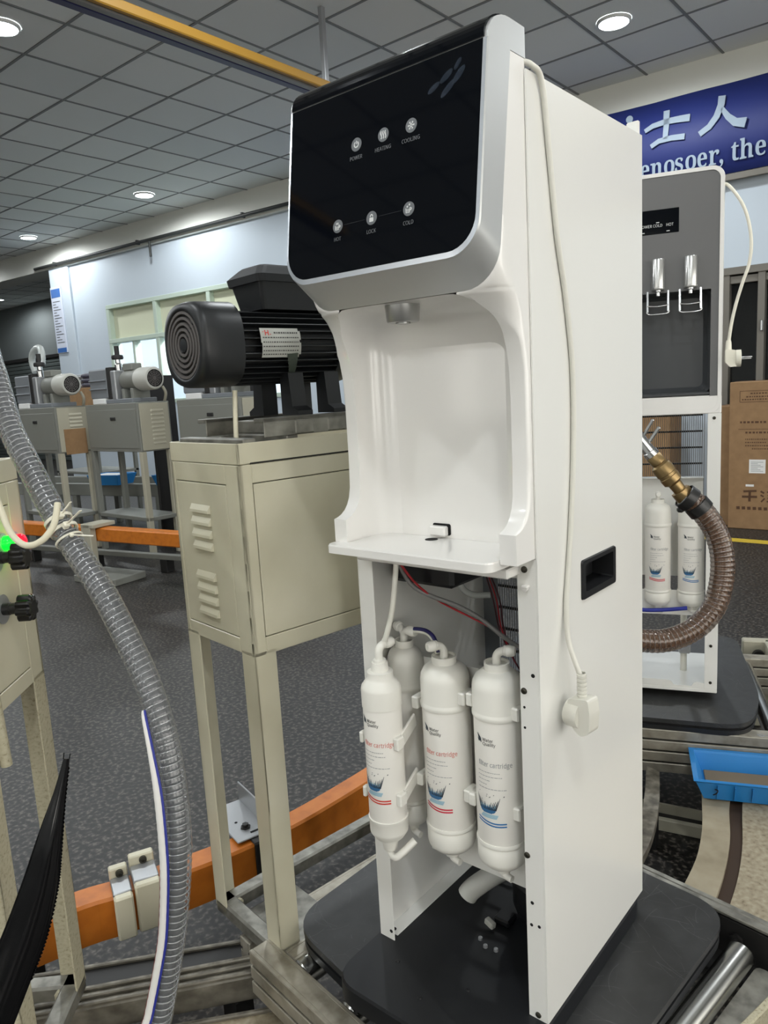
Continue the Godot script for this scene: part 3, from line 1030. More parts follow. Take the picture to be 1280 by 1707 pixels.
	g.span(V(-0.152, 0.645, -0.345), V(0.152, 0.650, -0.03), 0.001)
	part(o, "tank_shelf", g, M.galv)
	g = G.new()
	g.span(V(-0.14, 0.60, -0.2), V(-0.02, 0.645, -0.06), 0.006)
	part(o, "foam_block", g, M.black)
	# --- finger recess on the side
	g = G.new()
	var hx := Transform3D(Basis(Vector3.FORWARD, Vector3.UP, Vector3.RIGHT), V(0.1552, 0.6205, -0.183))
	var outer := rrect(0.116, 0.058, 0.004, 3)
	var inner := rrect(0.096, 0.040, 0.003, 3)
	var ra := PackedVector3Array(); var rb := PackedVector3Array(); var rc := PackedVector3Array(); var rd := PackedVector3Array()
	for i in outer.size():
		var j := outer.size() - 1 - i
		ra.append(hx * V(outer[i].x, outer[i].y, 0.0)); rb.append(hx * V(outer[i].x * 0.985, outer[i].y * 0.97, 0.003))
		rc.append(hx * V(inner[i].x, inner[i].y + 0.002, 0.003)); rd.append(hx * V(inner[i].x * 0.94, inner[i].y * 0.86 + 0.002, -0.03))
	g.loft([ra, rb, rc, rd], false, true, false)
	part(o, "hand_recess", g, M.black)
	# --- base moulding
	g = G.new()
	var bp := rounded([Vector2(-0.160, -0.118), Vector2(0.157, -0.118), Vector2(0.157, 0.362), Vector2(-0.160, 0.362)], 0.05, 8)
	g.prism(bp, func(p): return V(p.x * 0.985, 0.001, -p.y * 0.985), func(p): return V(p.x, -0.004, -p.y))
	g.prism(bp, func(p): return V(p.x, -0.004, -p.y), func(p): return V(p.x, -0.034, -p.y), true)
	part(o, "base", g, M.base_black)
	for s in [[-0.093, 0.032], [0.1, 0.05], [-0.02, 0.07], [0.03, 0.015]]:
		g = G.new()
		g.lathe([Vector2(0.0036, 0.0), Vector2(0.003, 0.0016), Vector2(0.0, 0.002)], 12, Transform3D(Basis.IDENTITY, V(s[0], 0.001, s[1])))
		part(o, "base_screw", g, M.black)
	# --- what sits inside: compressor, condenser, bracket, pipes and wires
	g = G.new()
	g.lathe([Vector2(0.0, 0.012), Vector2(0.056, 0.012), Vector2(0.062, 0.03), Vector2(0.062, 0.075), Vector2(0.066, 0.08), Vector2(0.062, 0.085), Vector2(0.06, 0.12), Vector2(0.045, 0.15), Vector2(0.0, 0.162)], 28, Transform3D(Basis.IDENTITY, V(0.055, 0, -0.20)))
	for s in [[-1, -1], [1, -1], [-1, 1], [1, 1]]:
		g.box(V(0.055 + s[0] * 0.055, 0.008, -0.20 + s[1] * 0.055), V(0.03, 0.012, 0.03), 0.003)
	part(o, "compressor", g, M.black)
	for s in [[-0.021, 0.013, -0.118, 0.4], [0.075, 0.03, -0.11, -0.2]]:
		g = G.new()
		g.bar(V(s[0], s[1], s[2]), V(s[0] + 0.018, s[1] - 0.004, s[2] + 0.004), 0.011, 0.011, 0.002)
		part(o, "plastic_spacer", g, M.drain)
	for s in [[-0.012, -0.085], [0.004, -0.075], [0.022, -0.078]]:
		g = G.new()
		g.lathe([Vector2(0.004, 0.0), Vector2(0.0035, 0.004), Vector2(0.0, 0.005)], 10, Transform3D(Basis.IDENTITY, V(s[0], 0.001, s[1])))
		part(o, "foot_bolt", g, M.galv)
	g = G.new()
	g.tube(spl([V(0.07, 0.17, -0.16), V(0.03, 0.128, -0.14), V(0.0, 0.108, -0.11), V(-0.022, 0.09, -0.085), V(-0.030, 0.078, -0.078)], 5), 0.0165, 16)
	part(o, "drain_hose", g, M.drain)
	g = G.new()
	for k in 14:
		var y := 0.06 + k * 0.042
		g.tube([V(-0.125, y, -0.362), V(0.115, y, -0.362)], 0.0032, 6)
		g.tube(spl([V(0.115 if k % 2 == 0 else -0.125, y, -0.362), V((0.115 if k % 2 == 0 else -0.125) + (0.018 if k % 2 == 0 else -0.018), y + 0.021, -0.362), V(0.115 if k % 2 == 0 else -0.125, y + 0.042, -0.362)], 4), 0.0032, 6)
	part(o, "condenser_tube", g, M.black)
	g = G.new()
	for k in 56:
		var x := -0.13 + k * 0.005
		g.tube([V(x, 0.05, -0.357), V(x, 0.635, -0.357)], 0.0007, 5)
	tag(part(o, "condenser_wire", g, M.grey_wire), "", "", "", "stuff")
	g = G.new()
	g.span(V(-0.153, 0.0, -0.352), V(-0.120, 0.64, -0.350), 0.0005)
	part(o, "corner_post", g, M.bg_grey)
	g = G.new()
	g.span(V(-0.095, 0.14, -0.0755), V(0.118, 0.478, -0.0735), 0.0008)
	for x in [-0.06, -0.03, 0.01, 0.05]: g.slab(circle(0.0025, 10), 0.0, 0.0004, Transform3D(Basis.IDENTITY, V(x, 0.463, -0.0735)))
	part(o, "filter_bracket", g, M.steel_white)
	for s in [[0.011, 0.45], [0.015, 0.298], [0.101, 0.448], [0.099, 0.297], [-0.075, 0.425], [-0.073, 0.298], [0.026, 0.453], [0.024, 0.296]]:
		g = G.new()
		g.box(V(s[0] + 0.004, s[1], -0.030), V(0.012, 0.020, 0.026), 0.002)
		g.box(V(s[0] + 0.004, s[1], -0.052), V(0.008, 0.014, 0.045), 0.002)
		part(o, "filter_clip", g, M.fit)
	for k in 4:
		g = G.new()
		var d := V(0.0022 * (k % 2), 0.0024 * (k / 2), 0.002 * k)
		g.tube(spl([V(-0.097, 0.66, -0.018) + d, V(-0.077, 0.612, -0.04) + d, V(-0.055, 0.577, -0.07) + d * 1.5, V(-0.021, 0.549, -0.1) + d, V(0.009, 0.528, -0.12) + d * 1.4, V(0.053, 0.500, -0.13) + d, V(0.10, 0.47, -0.16) + d], 6), 0.0013, 6)
		part(o, "wire", g, M.red_wire)
	for k in 3:
		g = G.new()
		var d := V(0.004 * k, 0.001 * k, 0.0)
		g.tube(spl([V(-0.06, 0.64, -0.2) + d, V(-0.052, 0.596, -0.2) + d, V(-0.037, 0.546, -0.2) + d * 1.5, V(-0.014, 0.504, -0.18) + d, V(0.047, 0.47, -0.13), V(0.09, 0.44, -0.12) + d], 6), 0.0014, 6)
		part(o, "wire", g, M.dark_wire if k != 1 else M.red_wire)
	g = G.new()
	g.tube(spl([V(-0.094, 0.65, -0.022), V(-0.078, 0.601, -0.042), V(-0.022, 0.571, -0.075), V(0.007, 0.551, -0.092), V(0.042, 0.522, -0.105), V(0.08, 0.49, -0.13)], 6), 0.0035, 8)
	part(o, "grey_sleeve", g, M.grey_wire)
	g = G.new()
	g.tube(spl([V(-0.052, 0.645, -0.12), V(-0.052, 0.619, -0.12), V(-0.045, 0.588, -0.12), V(-0.032, 0.574, -0.13), V(-0.008, 0.573, -0.145)], 6), 0.0052, 10)
	part(o, "clear_tube", g, M.tube_clear)
	g = G.new()
	g.tube(spl([V(-0.076, 0.66, 0.0), V(-0.0755, 0.609, 0.01), V(-0.077, 0.57, 0.02), V(-0.086, 0.535, 0.026)], 6), 0.0042, 10)
	part(o, "water_tube", g, M.tube_white)
	g = G.new()
	g.tube(spl([V(-0.084, 0.531, -0.045), V(-0.06, 0.533, -0.042), V(-0.042, 0.527, -0.036), V(-0.031, 0.508, -0.031)], 6), 0.0046, 10)
	var bt := part(o, "water_tube", g, M.tube_white)
	g = G.new()
	g.tube(spl([V(-0.084, 0.5336, -0.0435), V(-0.06, 0.5358, -0.0405), V(-0.0405, 0.5296, -0.0345), V(-0.029, 0.510, -0.0293)], 6), 0.0034, 8)
	part(bt, "blue_stripe", g, M.navy)
	# --- power cord over the right side
	g = G.new()
	g.tube(spl([V(0.120, 1.262, 0.0), V(0.145, 1.2665, -0.002), V(0.1575, 1.262, -0.012), V(0.160, 1.247, -0.030), V(0.159, 1.170, -0.047), V(0.159, 1.081, -0.063), V(0.159, 1.003, -0.085), V(0.159, 0.911, -0.101), V(0.159, 0.800, -0.099), V(0.159, 0.704, -0.088), V(0.159, 0.639, -0.077), V(0.1595, 0.60, -0.070), V(0.164, 0.555, -0.065), V(0.175, 0.522, -0.0635), V(0.183, 0.505, -0.063)], 7), 0.0036, 10)
	var cord := part(o, "power_cord", g, M.tube_white)
	var pg := G.new()
	for k in 6:
		pg.lathe([Vector2(0.006, 0.0), Vector2(0.0066, 0.0015), Vector2(0.0066, 0.0045), Vector2(0.0052, 0.005), Vector2(0.0052, 0.007)], 14, Transform3D(Basis.IDENTITY, V(0.184, 0.477 + k * 0.0055, -0.0625)))
	part(cord, "strain_relief", pg, M.tube_white)
	pg = G.new()
	# angled plug: a rounded head facing the front left with a round pin disc
	var pb := Basis(Vector3.UP, deg_to_rad(-97))
	var px := Transform3D(pb, V(0.191, 0.4545, -0.058))
	pg.prism(rounded([Vector2(-0.024, 0.020), Vector2(0.010, 0.026), Vector2(0.013, 0.004), Vector2(0.011, -0.022), Vector2(-0.002, -0.029), Vector2(-0.012, -0.024), Vector2(-0.024, -0.006)], 0.005, 3), func(p): return px * V(0.010, p.y, -p.x * 0.92), func(p): return px * V(-0.0135, p.y, -p.x))
	pg.lathe([Vector2(0.0, -0.026), Vector2(0.0185, -0.026), Vector2(0.0195, -0.024), Vector2(0.0195, -0.005), Vector2(0.0, -0.005)], 22, px * Transform3D(Basis(Vector3.RIGHT, -PI / 2), V(-0.001, -0.002, 0.0)))
	part(cord, "plug", pg, M.tube_white)
	pg = G.new()
	for s in [-0.007, 0.007]:
		pg.lathe([Vector2(0.0024, 0.0), Vector2(0.0024, 0.006), Vector2(0.0, 0.008)], 10, px * Transform3D(Basis(Vector3.RIGHT, PI / 2), V(-0.002, s, 0.022)))
	part(cord, "plug_pin", pg, M.tube_white)

func icons(o: Node3D):
	var top := [[-0.031, 1.201, "POWER"], [0.012, 1.202, "HEATING"], [0.054, 1.202, "COOLING"]]
	var low := [[-0.058, 1.108, "HOT"], [-0.002, 1.108, "LOCK"], [0.055, 1.108, "COLD"]]
	for e in top + low:
		var xf := glass_xf(e[0], e[1])
		var g := G.new()
		g.slab(circle(0.0082, 28), -0.0002, 0.0003, xf)
		var disc := part(o, "touch_icon", g, M.print_dim)
		g = G.new()
		var z0 := 0.0003
		var z1 := 0.0005
		match e[2]:
			"POWER":
				var arc := []
				for k in 15: arc.append(Vector2(cos(deg_to_rad(120 + 300.0 * k / 14)), sin(deg_to_rad(120 + 300.0 * k / 14))) * 0.0036)
				g.slab(stroke(arc, 0.0011), z0, z1, xf)
				g.slab(stroke([Vector2(0, 0.0005), Vector2(0, 0.0046)], 0.0011), z0, z1, xf)
			"HEATING":
				for x in [-0.0032, 0.0, 0.0032]:
					var w := []
					for k in 9: w.append(Vector2(x + 0.0009 * sin(k * 0.8), -0.0046 + k * 0.00115))
					g.slab(stroke(w, 0.0013), z0, z1, xf)
			"COOLING":
				for k in 6:
					var d := Vector2(cos(PI / 3 * k), sin(PI / 3 * k))
					g.slab(stroke([d * 0.0008, d * 0.0048], 0.0011), z0, z1, xf)
					for s in [-0.6, 0.6]: g.slab(stroke([d * 0.003, d * 0.003 + d.rotated(s) * 0.0017], 0.0008), z0, z1, xf)
			"LOCK":
				g.slab(rrect(0.0062, 0.005, 0.0006, 2), z0, z1, xf * Transform3D(Basis.IDENTITY, V(0, -0.002, 0)))
				var arc := []
				for k in 9: arc.append(Vector2(cos(PI * k / 8) * 0.002, 0.0014 + sin(PI * k / 8) * 0.0028))
				g.slab(stroke(arc, 0.001), z0, z1, xf)
			_:
				g.slab(stroke([Vector2(-0.004, 0.001), Vector2(-0.0036, -0.0042), Vector2(0.0014, -0.0042), Vector2(0.0018, 0.001)], 0.0009), z0, z1, xf)
				var arc := []
				for k in 7: arc.append(Vector2(0.0018 + sin(PI * k / 6) * 0.0026, -0.0004 - cos(PI * k / 6) * 0.0016))
				g.slab(stroke(arc, 0.0008), z0, z1, xf)
				for k in 3: g.slab(stroke([Vector2(-0.003, -0.0006 - k * 0.0011), Vector2(0.0008, -0.0006 - k * 0.0011)], 0.0005), z0, z1, xf)
				if e[2] == "HOT":
					for x in [-0.0026, -0.001, 0.0006]:
						g.slab(stroke([Vector2(x, 0.0018), Vector2(x + 0.0005, 0.003), Vector2(x, 0.0045)], 0.0006), z0, z1, xf)
				else:
					for c in [Vector2(-0.002, 0.0026), Vector2(0.001, 0.0046)]:
						for k in 3:
							var d := Vector2(cos(PI / 3 * k), sin(PI / 3 * k)) * 0.0013
							g.slab(stroke([c - d, c + d], 0.0006), z0, z1, xf)
		part(disc, "icon_symbol", g, M.print_pale)
		g = G.new()
		letters(g, e[2], 0.0062, flat_map(glass_xf(e[0], e[1] - 0.0158), Vector2.ZERO, 0.0003))
		part(o, "icon_caption", g, M.print_dim)
	var g := G.new()
	for s in [[-0.046, -0.014], [0.010, 0.043]]:
		for k in 14:
			g.slab(circle(0.0003, 6), 0.0, 0.0003, glass_xf(lerp(s[0], s[1], k / 13.0), 1.108))
	part(o, "dotted_line", g, M.print_dim)
	g = G.new()
	for s in [[0.084, 1.235, 0.009, 0.0035, 0.5], [0.101, 1.243, 0.010, 0.004, 0.6], [0.118, 1.240, 0.011, 0.004, 0.8], [0.104, 1.229, 0.012, 0.004, 0.7], [0.116, 1.252, 0.007, 0.003, 0.9]]:
		var e := PackedVector2Array()
		for k in 20: e.append(Vector2(cos(TAU * k / 20) * s[2], sin(TAU * k / 20) * s[3]).rotated(s[4]))
		g.slab(e, 0.0, 0.0001, glass_xf(s[0], s[1]))
	part(o, "fingerprint", g, M.smudge)

# ---------------------------------------------------------------- filter cartridges
func ribbon(g: G, pts: Array, w: float, map: Callable, w2 := -1.0):
	var L := []
	var R := []
	for i in pts.size():
		var d: Vector2 = (pts[min(i + 1, pts.size() - 1)] - pts[max(i - 1, 0)]).normalized()
		var ww: float = w if w2 < 0.0 else lerp(w, w2, float(i) / (pts.size() - 1))
		var nn := Vector2(-d.y, d.x) * 0.5 * ww
		L.append(map.call(pts[i] + nn, 1.0))
		R.append(map.call(pts[i] - nn, 1.0))
	for i in pts.size() - 1:
		g.q(R[i], R[i + 1], L[i + 1], L[i])

func seg(a: Vector2, b: Vector2, n := 6) -> Array:
	var o := []
	for k in n + 1: o.append(a.lerp(b, float(k) / n))
	return o

func cyl_map(R: float, phi: float, y0: float, e := 0.0003) -> Callable:
	return func(p: Vector2, d: float): return V(sin(phi + p.x / R) * (R + e * d), y0 + p.y, cos(phi + p.x / R) * (R + e * d))

func print_label(o: Node3D, R: float, phi: float, band: Material, title: Material, k := 1.0):
	var m := cyl_map(R, phi, 0.0)
	var rng := RandomNumberGenerator.new()
	rng.seed = 12
	# emblem: a dark leaf-like arrow and two short words
	var g := G.new()
	ribbon(g, seg(Vector2(-0.0245, 0.226), Vector2(-0.0195, 0.219), 4), 0.0005, m, 0.005)
	ribbon(g, seg(Vector2(-0.0195, 0.219), Vector2(-0.0165, 0.2135), 3), 0.005, m, 0.0008)
	ribbon(g, seg(Vector2(-0.0238, 0.219), Vector2(-0.0205, 0.2145), 3), 0.0006, m, 0.0026)
	part(o, "emblem", g, M.ink)
	g = G.new()
	letters(g, "Water", 0.0062, func(p, d): return m.call(p + Vector2(-0.0145, 0.2185), d), "Droid Sans", 400, true)
	letters(g, "Quality", 0.0062, func(p, d): return m.call(p + Vector2(-0.0145, 0.2125), d), "Droid Sans", 400, true)
	part(o, "emblem_word", g, M.text_dark)
	g = G.new()
	letters(g, "filter cartridge", 0.0095, func(p, d): return m.call(p * Vector2(0.86, 1.0) + Vector2(-0.0235, 0.182), d), "Droid Sans", 400, true)
	part(o, "title", g, title)
	g = G.new()
	var y := 0.170
	for n in [10, 9, 5, 4, 9]:
		var x := -0.0245
		for i in n:
			var l := rng.randf_range(0.0016, 0.0054)
			ribbon(g, seg(Vector2(x, y), Vector2(x + l, y), 2), 0.0009, m)
			x += l + 0.0009
		y -= 0.0062
	part(o, "small_print", g, M.print_grey)
	# crown-shaped splash
	g = G.new()
	for i in 9:
		var yy := 0.108 + i * 0.0011
		var hw := 0.0125 * sqrt(max(0.1, 1.0 - pow((i - 4.0) / 5.0, 2.0)))
		ribbon(g, seg(Vector2(-0.010 - hw, yy), Vector2(-0.010 + hw, yy), 8), 0.0013, m)
	var dk := part(o, "splash", g, M.splash)
	g = G.new()
	for i in 13:
		var t := i / 12.0 * 2.0 - 1.0
		var b := Vector2(-0.010 + t * 0.0125, 0.113)
		var l: float = 0.006 + 0.010 * abs(t) + rng.randf() * 0.004
		ribbon(g, seg(b, b + Vector2(t * 0.007 + rng.randf_range(-0.001, 0.001), l), 3), 0.0022, m, 0.0004)
	for i in 9:
		var c := Vector2(-0.010 + rng.randf_range(-0.014, 0.026), 0.126 + rng.randf() * 0.014)
		ribbon(g, seg(c, c + Vector2(0.0011, 0.0004), 1), 0.0011, m)
	part(o, "splash_drop", g, M.ink)
	g = G.new()
	for i in 5:
		var yy := 0.1005 + i * 0.0013
		ribbon(g, seg(Vector2(-0.022 + i * 0.001, yy), Vector2(0.004 + i * 0.0006, yy), 8), 0.0011, m)
	for i in 7:
		var t := i / 6.0 * 2.0 - 1.0
		ribbon(g, seg(Vector2(-0.010 + t * 0.011, 0.116), Vector2(-0.010 + t * 0.012, 0.121), 2), 0.0028, m, 0.0006)
	part(o, "splash_foam", g, M.splash_pale)
	# curved double band
	g = G.new()
	for off in [0.0, -0.0042]:
		var pts := []
		for i in 15:
			var t := i / 14.0
			pts.append(Vector2(lerp(-0.0275, 0.018, t), 0.0975 + off - 0.0052 * sin(PI * 0.5 * min(1.0, t * 1.3)) + 0.0022 * max(0.0, t - 0.6)))
		ribbon(g, pts, 0.0022, m)
	part(o, "band", g, band)

func elbow(o: Node3D, y: float, yaw: float, white_to := 0.017):
	var d := Vector3(sin(yaw), 0, cos(yaw))
	var g := G.new()
	g.tube(spl([V(0, y - 0.004, 0), V(0, y + 0.008, 0), V(0, y + 0.015, 0) + d * 0.004, V(0, y + 0.018, 0) + d * 0.012], 4), 0.006, 12)
	g.lathe([Vector2(0.006, 0.0), Vector2(0.0076, 0.001), Vector2(0.0076, 0.004), Vector2(0.0084, 0.005), Vector2(0.0084, 0.0095), Vector2(0.0074, white_to - 0.002), Vector2(0.006, white_to), Vector2(0.0, white_to)], 16, along(V(0, y + 0.018, 0) + d * 0.010, d))
	part(o, "elbow", g, M.fit)

func cartridge(label: String, at: Vector3, R: float, phi: float, yaw_el: float, band: Material, title: Material, printed := true) -> Node3D:
	var o := thing("filter_cartridge", label, "water filter", at, 0.0, "white inline filter cartridges")
	var g := G.new()
	var X := Transform3D.IDENTITY
	g.lathe([Vector2(R * 0.97, 0.0555), Vector2(R * 0.985, 0.058), Vector2(R * 0.985, 0.246), Vector2(R * 0.97, 0.249)], 36)
	part(o, "body", g, M.filter)
	g = G.new()
	g.lathe([Vector2(0.0, -0.004), Vector2(R * 0.28, -0.004), Vector2(R * 0.34, 0.004), Vector2(R * 0.36, 0.010), Vector2(R * 0.72, 0.012), Vector2(R * 0.96, 0.021), Vector2(R, 0.027), Vector2(R * 1.005, 0.047), Vector2(R * 0.97, 0.049), Vector2(R * 0.97, 0.0505), Vector2(R * 1.03, 0.0525), Vector2(R * 1.035, 0.0555), Vector2(R * 1.01, 0.058), Vector2(R * 0.9, 0.058)], 36)
	part(o, "bottom_cap", g, M.fit)
	g = G.new()
	g.lathe([Vector2(R * 0.9, 0.2455), Vector2(R * 1.02, 0.2455), Vector2(R * 1.045, 0.248), Vector2(R * 1.045, 0.252), Vector2(R * 1.01, 0.2545), Vector2(R * 1.005, 0.256), Vector2(R * 1.005, 0.288), Vector2(R * 0.97, 0.296), Vector2(R * 0.86, 0.304), Vector2(R * 0.66, 0.310), Vector2(R * 0.50, 0.312), Vector2(R * 0.50, 0.323), Vector2(R * 0.44, 0.323), Vector2(R * 0.44, 0.319), Vector2(0.0, 0.319)], 36)
	part(o, "top_cap", g, M.fit)
	elbow(o, 0.322, yaw_el)
	if printed: print_label(o, R * 0.985, phi, band, title)
	g = G.new()
	g.tube(spl([V(0, 0.0, 0), V(0.004, -0.006, 0.004), V(0.018, -0.008, 0.006)], 4), 0.0055, 10)
	part(o, "outlet", g, M.fit)
	return o

func filters():
	var b := 0.37
	cartridge("white filter cartridge with blue band, rightmost beside the white side panel", V(0.0675, b + 0.19, -0.036), 0.0365, 0.25, 1.9, M.band_blue, M.print_grey)
	cartridge("white filter cartridge with crimson band, centre of the row of filters", V(-0.023, b + 0.183, -0.034), 0.0372, 0.22, -0.5, M.band_crimson, M.text_red)
	var o := cartridge("plain white filter cartridge standing half hidden behind the slim orange-banded one", V(-0.115, b + 0.185, -0.055), 0.029, 0.3, 1.45, M.band_red, M.text_red, false)
	var g := G.new()
	elbow(o, 0.322, -2.0)
	# the slim quick-change cartridge in front
	o = thing("filter_cartridge", "slim white filter cartridge with orange band, leftmost and in front", "water filter", V(-0.0955, b + 0.2, 0.030), 0.0, "white inline filter cartridges")
	var R := 0.0298
	g = G.new()
	g.lathe([Vector2(R * 0.97, 0.054), Vector2(R * 0.985, 0.057), Vector2(R * 0.985, 0.236), Vector2(R * 0.97, 0.238)], 36)
	part(o, "body", g, M.filter)
	g = G.new()
	g.lathe([Vector2(0.0, -0.002), Vector2(R * 0.36, -0.002), Vector2(R * 0.40, 0.004), Vector2(R * 0.44, 0.012), Vector2(R * 0.5, 0.0125), Vector2(R * 0.55, 0.02), Vector2(R * 0.78, 0.021), Vector2(R * 0.98, 0.030), Vector2(R, 0.034), Vector2(R * 1.0, 0.050), Vector2(R * 1.035, 0.052), Vector2(R * 1.035, 0.056), Vector2(R * 0.9, 0.057)], 36)
	part(o, "bottom_cap", g, M.fit)
	g = G.new()
	g.lathe([Vector2(R * 0.9, 0.234), Vector2(R * 1.015, 0.2345), Vector2(R * 1.02, 0.262), Vector2(R * 0.98, 0.267), Vector2(R * 0.90, 0.2695), Vector2(R * 0.86, 0.272), Vector2(R * 0.72, 0.276), Vector2(R * 0.66, 0.279), Vector2(R * 0.66, 0.288), Vector2(R * 0.58, 0.289), Vector2(R * 0.45, 0.2895), Vector2(R * 0.40, 0.302), Vector2(0.0, 0.303)], 36)
	part(o, "top_cap", g, M.fit)
	g = G.new()
	g.lathe([Vector2(0.0098, 0.289), Vector2(0.0105, 0.291), Vector2(0.0098, 0.306), Vector2(0.0, 0.307)], 20)
	part(o, "quick_collar", g, M.fit)
	elbow(o, 0.31, 2.9)
	print_label(o, R * 0.985, 0.28, M.band_red, M.text_red)
	g = G.new()
	g.tube(spl([V(0, 0.0, 0), V(0.003, -0.008, 0.003), V(0.014, -0.010, 0.006), V(0.022, -0.004, 0.0), V(0.034, 0.012, -0.02)], 5), 0.0058, 10)
	part(o, "outlet", g, M.fit)
	# holding clips that reach back to the cartridge behind
	for y in [0.182, 0.092]:
		g = G.new()
		var arc := []
		for k in 13:
			var a := deg_to_rad(70 + 220.0 * k / 12)
			arc.append(V(sin(a) * (R + 0.002), y, cos(a) * (R + 0.002)))
		for k in 12: g.bar(arc[k], arc[k + 1], 0.003, 0.016)
		g.box(V(-R - 0.005, y - 0.004, 0.010), V(0.007, 0.018, 0.010), 0.002)
		g.box(V(R + 0.002, y, 0.004), V(0.010, 0.020, 0.016), 0.002)
		g.bar(V(R, y, -0.006), V(0.018, y + 0.012, -0.055), 0.004, 0.022, 0.001)
		part(o, "clip", g, M.fit)

# ---------------------------------------------------------------- pump cabinets
# local frame: x along the louvred front, 0 at its right corner; z out of it; floor-based y
func louvre(xf: Transform3D, w: float, h: float, g: G):
	var prof := [Vector2(0, -h * 0.5), Vector2(0.005, -h * 0.5 + 0.001), Vector2(0.0045, -h * 0.1), Vector2(0.0, h * 0.5)]
	var r := []
	for e in [[-0.5, 0.2], [-0.46, 1.0], [0.46, 1.0], [0.5, 0.2]]:
		var ring := PackedVector3Array()
		for p in prof: ring.append(xf * V(w * e[0], p.y, p.x * e[1] + 0.0002))
		r.append(ring)
	g.loft(r, true, true, false)

func framed_face(o: Node3D, xf: Transform3D, w: float, y0: float, y1: float, m: Material, pm: Material, inset := [0.02, 0.02, 0.03, 0.03]) -> MeshInstance3D:
	# four border strips, a shadow gap and a panel inside; x 0..w, y y0..y1 on the plane z = 0
	var g := G.new()
	var t := 0.008
	var a: float = inset[0]
	var b: float = w - inset[1]
	var c: float = y0 + inset[2]
	var d: float = y1 - inset[3]
	var put := func(x0: float, yy0: float, x1: float, yy1: float, gg: G, z: float):
		gg.box(xf * V((x0 + x1) * 0.5, (yy0 + yy1) * 0.5, z - t * 0.5), V(x1 - x0, yy1 - yy0, t), 0.0012, xf.basis)
	put.call(0.0, y0, a, y1, g, 0.0)
	put.call(b, y0, w, y1, g, 0.0)
	put.call(a, y0, b, c, g, 0.0)
	put.call(a, d, b, y1, g, 0.0)
	part(o, "face_frame", g, m)
	g = G.new()
	put.call(a - 0.001, c - 0.001, b + 0.001, d + 0.001, g, -0.0045)
	part(o, "shadow_gap", g, M.groove)
	g = G.new()
	put.call(a + 0.0015, c + 0.0015, b - 0.0015, d - 0.0015, g, -0.0002)
	return part(o, "access_panel", g, pm)

func cabinet(label: String, at: Vector3, yaw: float, depth: float, louvred: bool) -> Node3D:
	var o := thing("pump_cabinet", label, "machine cabinet", at, yaw)
	var w := 0.232
	var g := G.new()
	# open-topped rim
	var top := 1.2
	g.span(V(-w, 1.166, -0.004), V(0, top, 0.0), 0.001)
	g.span(V(-w, 1.166, -depth), V(0, top, -depth + 0.004), 0.001)
	g.span(V(-w, 1.166, -depth), V(-w + 0.004, top, 0), 0.001)
	g.span(V(-0.004, 1.166, -depth), V(0, top, 0), 0.001)
	part(o, "top_rim", g, M.beige)
	g = G.new()
	g.span(V(-w + 0.003, 0.86, -depth + 0.003), V(-0.009, 1.168, -0.009))
	part(o, "carcass", g, M.beige)
	g = G.new()
	g.span(V(-w + 0.004, 1.169, -depth + 0.004), V(-0.004, 1.172, -0.004))
	part(o, "top_deck", g, M.beige_worn)
	# front face and side face
	var pf := framed_face(o, Transform3D(Basis.IDENTITY, V(-w, 0, 0)), w, 0.843, 1.165, M.beige, M.beige, [0.012, 0.045, 0.026, 0.033])
	if louvred:
		for yy in [1.085, 1.063, 1.041, 1.019, 0.965, 0.943, 0.921, 0.899]:
			g = G.new()
			louvre(Transform3D(Basis.IDENTITY, V(-0.138, yy, -0.0002)), 0.068, 0.015, g)
			part(pf, "louvre", g, M.beige)
	var sx := Transform3D(Basis(Vector3.FORWARD, Vector3.UP, Vector3.RIGHT), V(0, 0, 0))
	framed_face(o, sx, depth, 0.843, 1.165, M.beige, M.beige, [0.024, 0.024, 0.030, 0.031])
	g = G.new()
	g.span(V(-0.002, 1.1655, -depth + 0.03), V(0.0003, 1.168, -0.022))
	part(o, "slot", g, M.groove)
	var lx := Transform3D(Basis(Vector3.BACK, Vector3.UP, Vector3.LEFT), V(-w, 0, -depth))
	framed_face(o, lx, depth, 0.843, 1.165, M.beige, M.beige)
	# angle-iron legs
	for s in [[0.0, 0.0, -1, -1], [-w, 0.0, 1, -1], [0.0, -depth, -1, 1], [-w, -depth, 1, 1]]:
		g = G.new()
		var x: float = s[0]
		var z: float = s[1]
		g.span(V(x, 0.27, z), V(x + s[2] * 0.042, 0.85, z + s[3] * 0.003), 0.0008)
		g.span(V(x, 0.27, z), V(x + s[2] * 0.003, 0.85, z + s[3] * 0.042), 0.0008)
		part(o, "leg", g, M.beige_worn if not louvred else M.beige)
		g = G.new()
		g.box(V(x + s[2] * 0.022, 0.272, z + s[3] * 0.02), V(0.044, 0.018, 0.040), 0.004)
		part(o, "foot", g, M.beige_worn)
	g = G.new()
	for z in [-0.016, -depth + 0.016]: g.span(V(-w, 0.255, z - 0.016), V(0.0, 0.285, z + 0.016), 0.004)
	for x in [-w + 0.016, -0.016]: g.span(V(x - 0.016, 0.255, -depth), V(x + 0.016, 0.285, 0), 0.004)
	part(o, "bottom_frame", g, M.galv_dull)
	return o

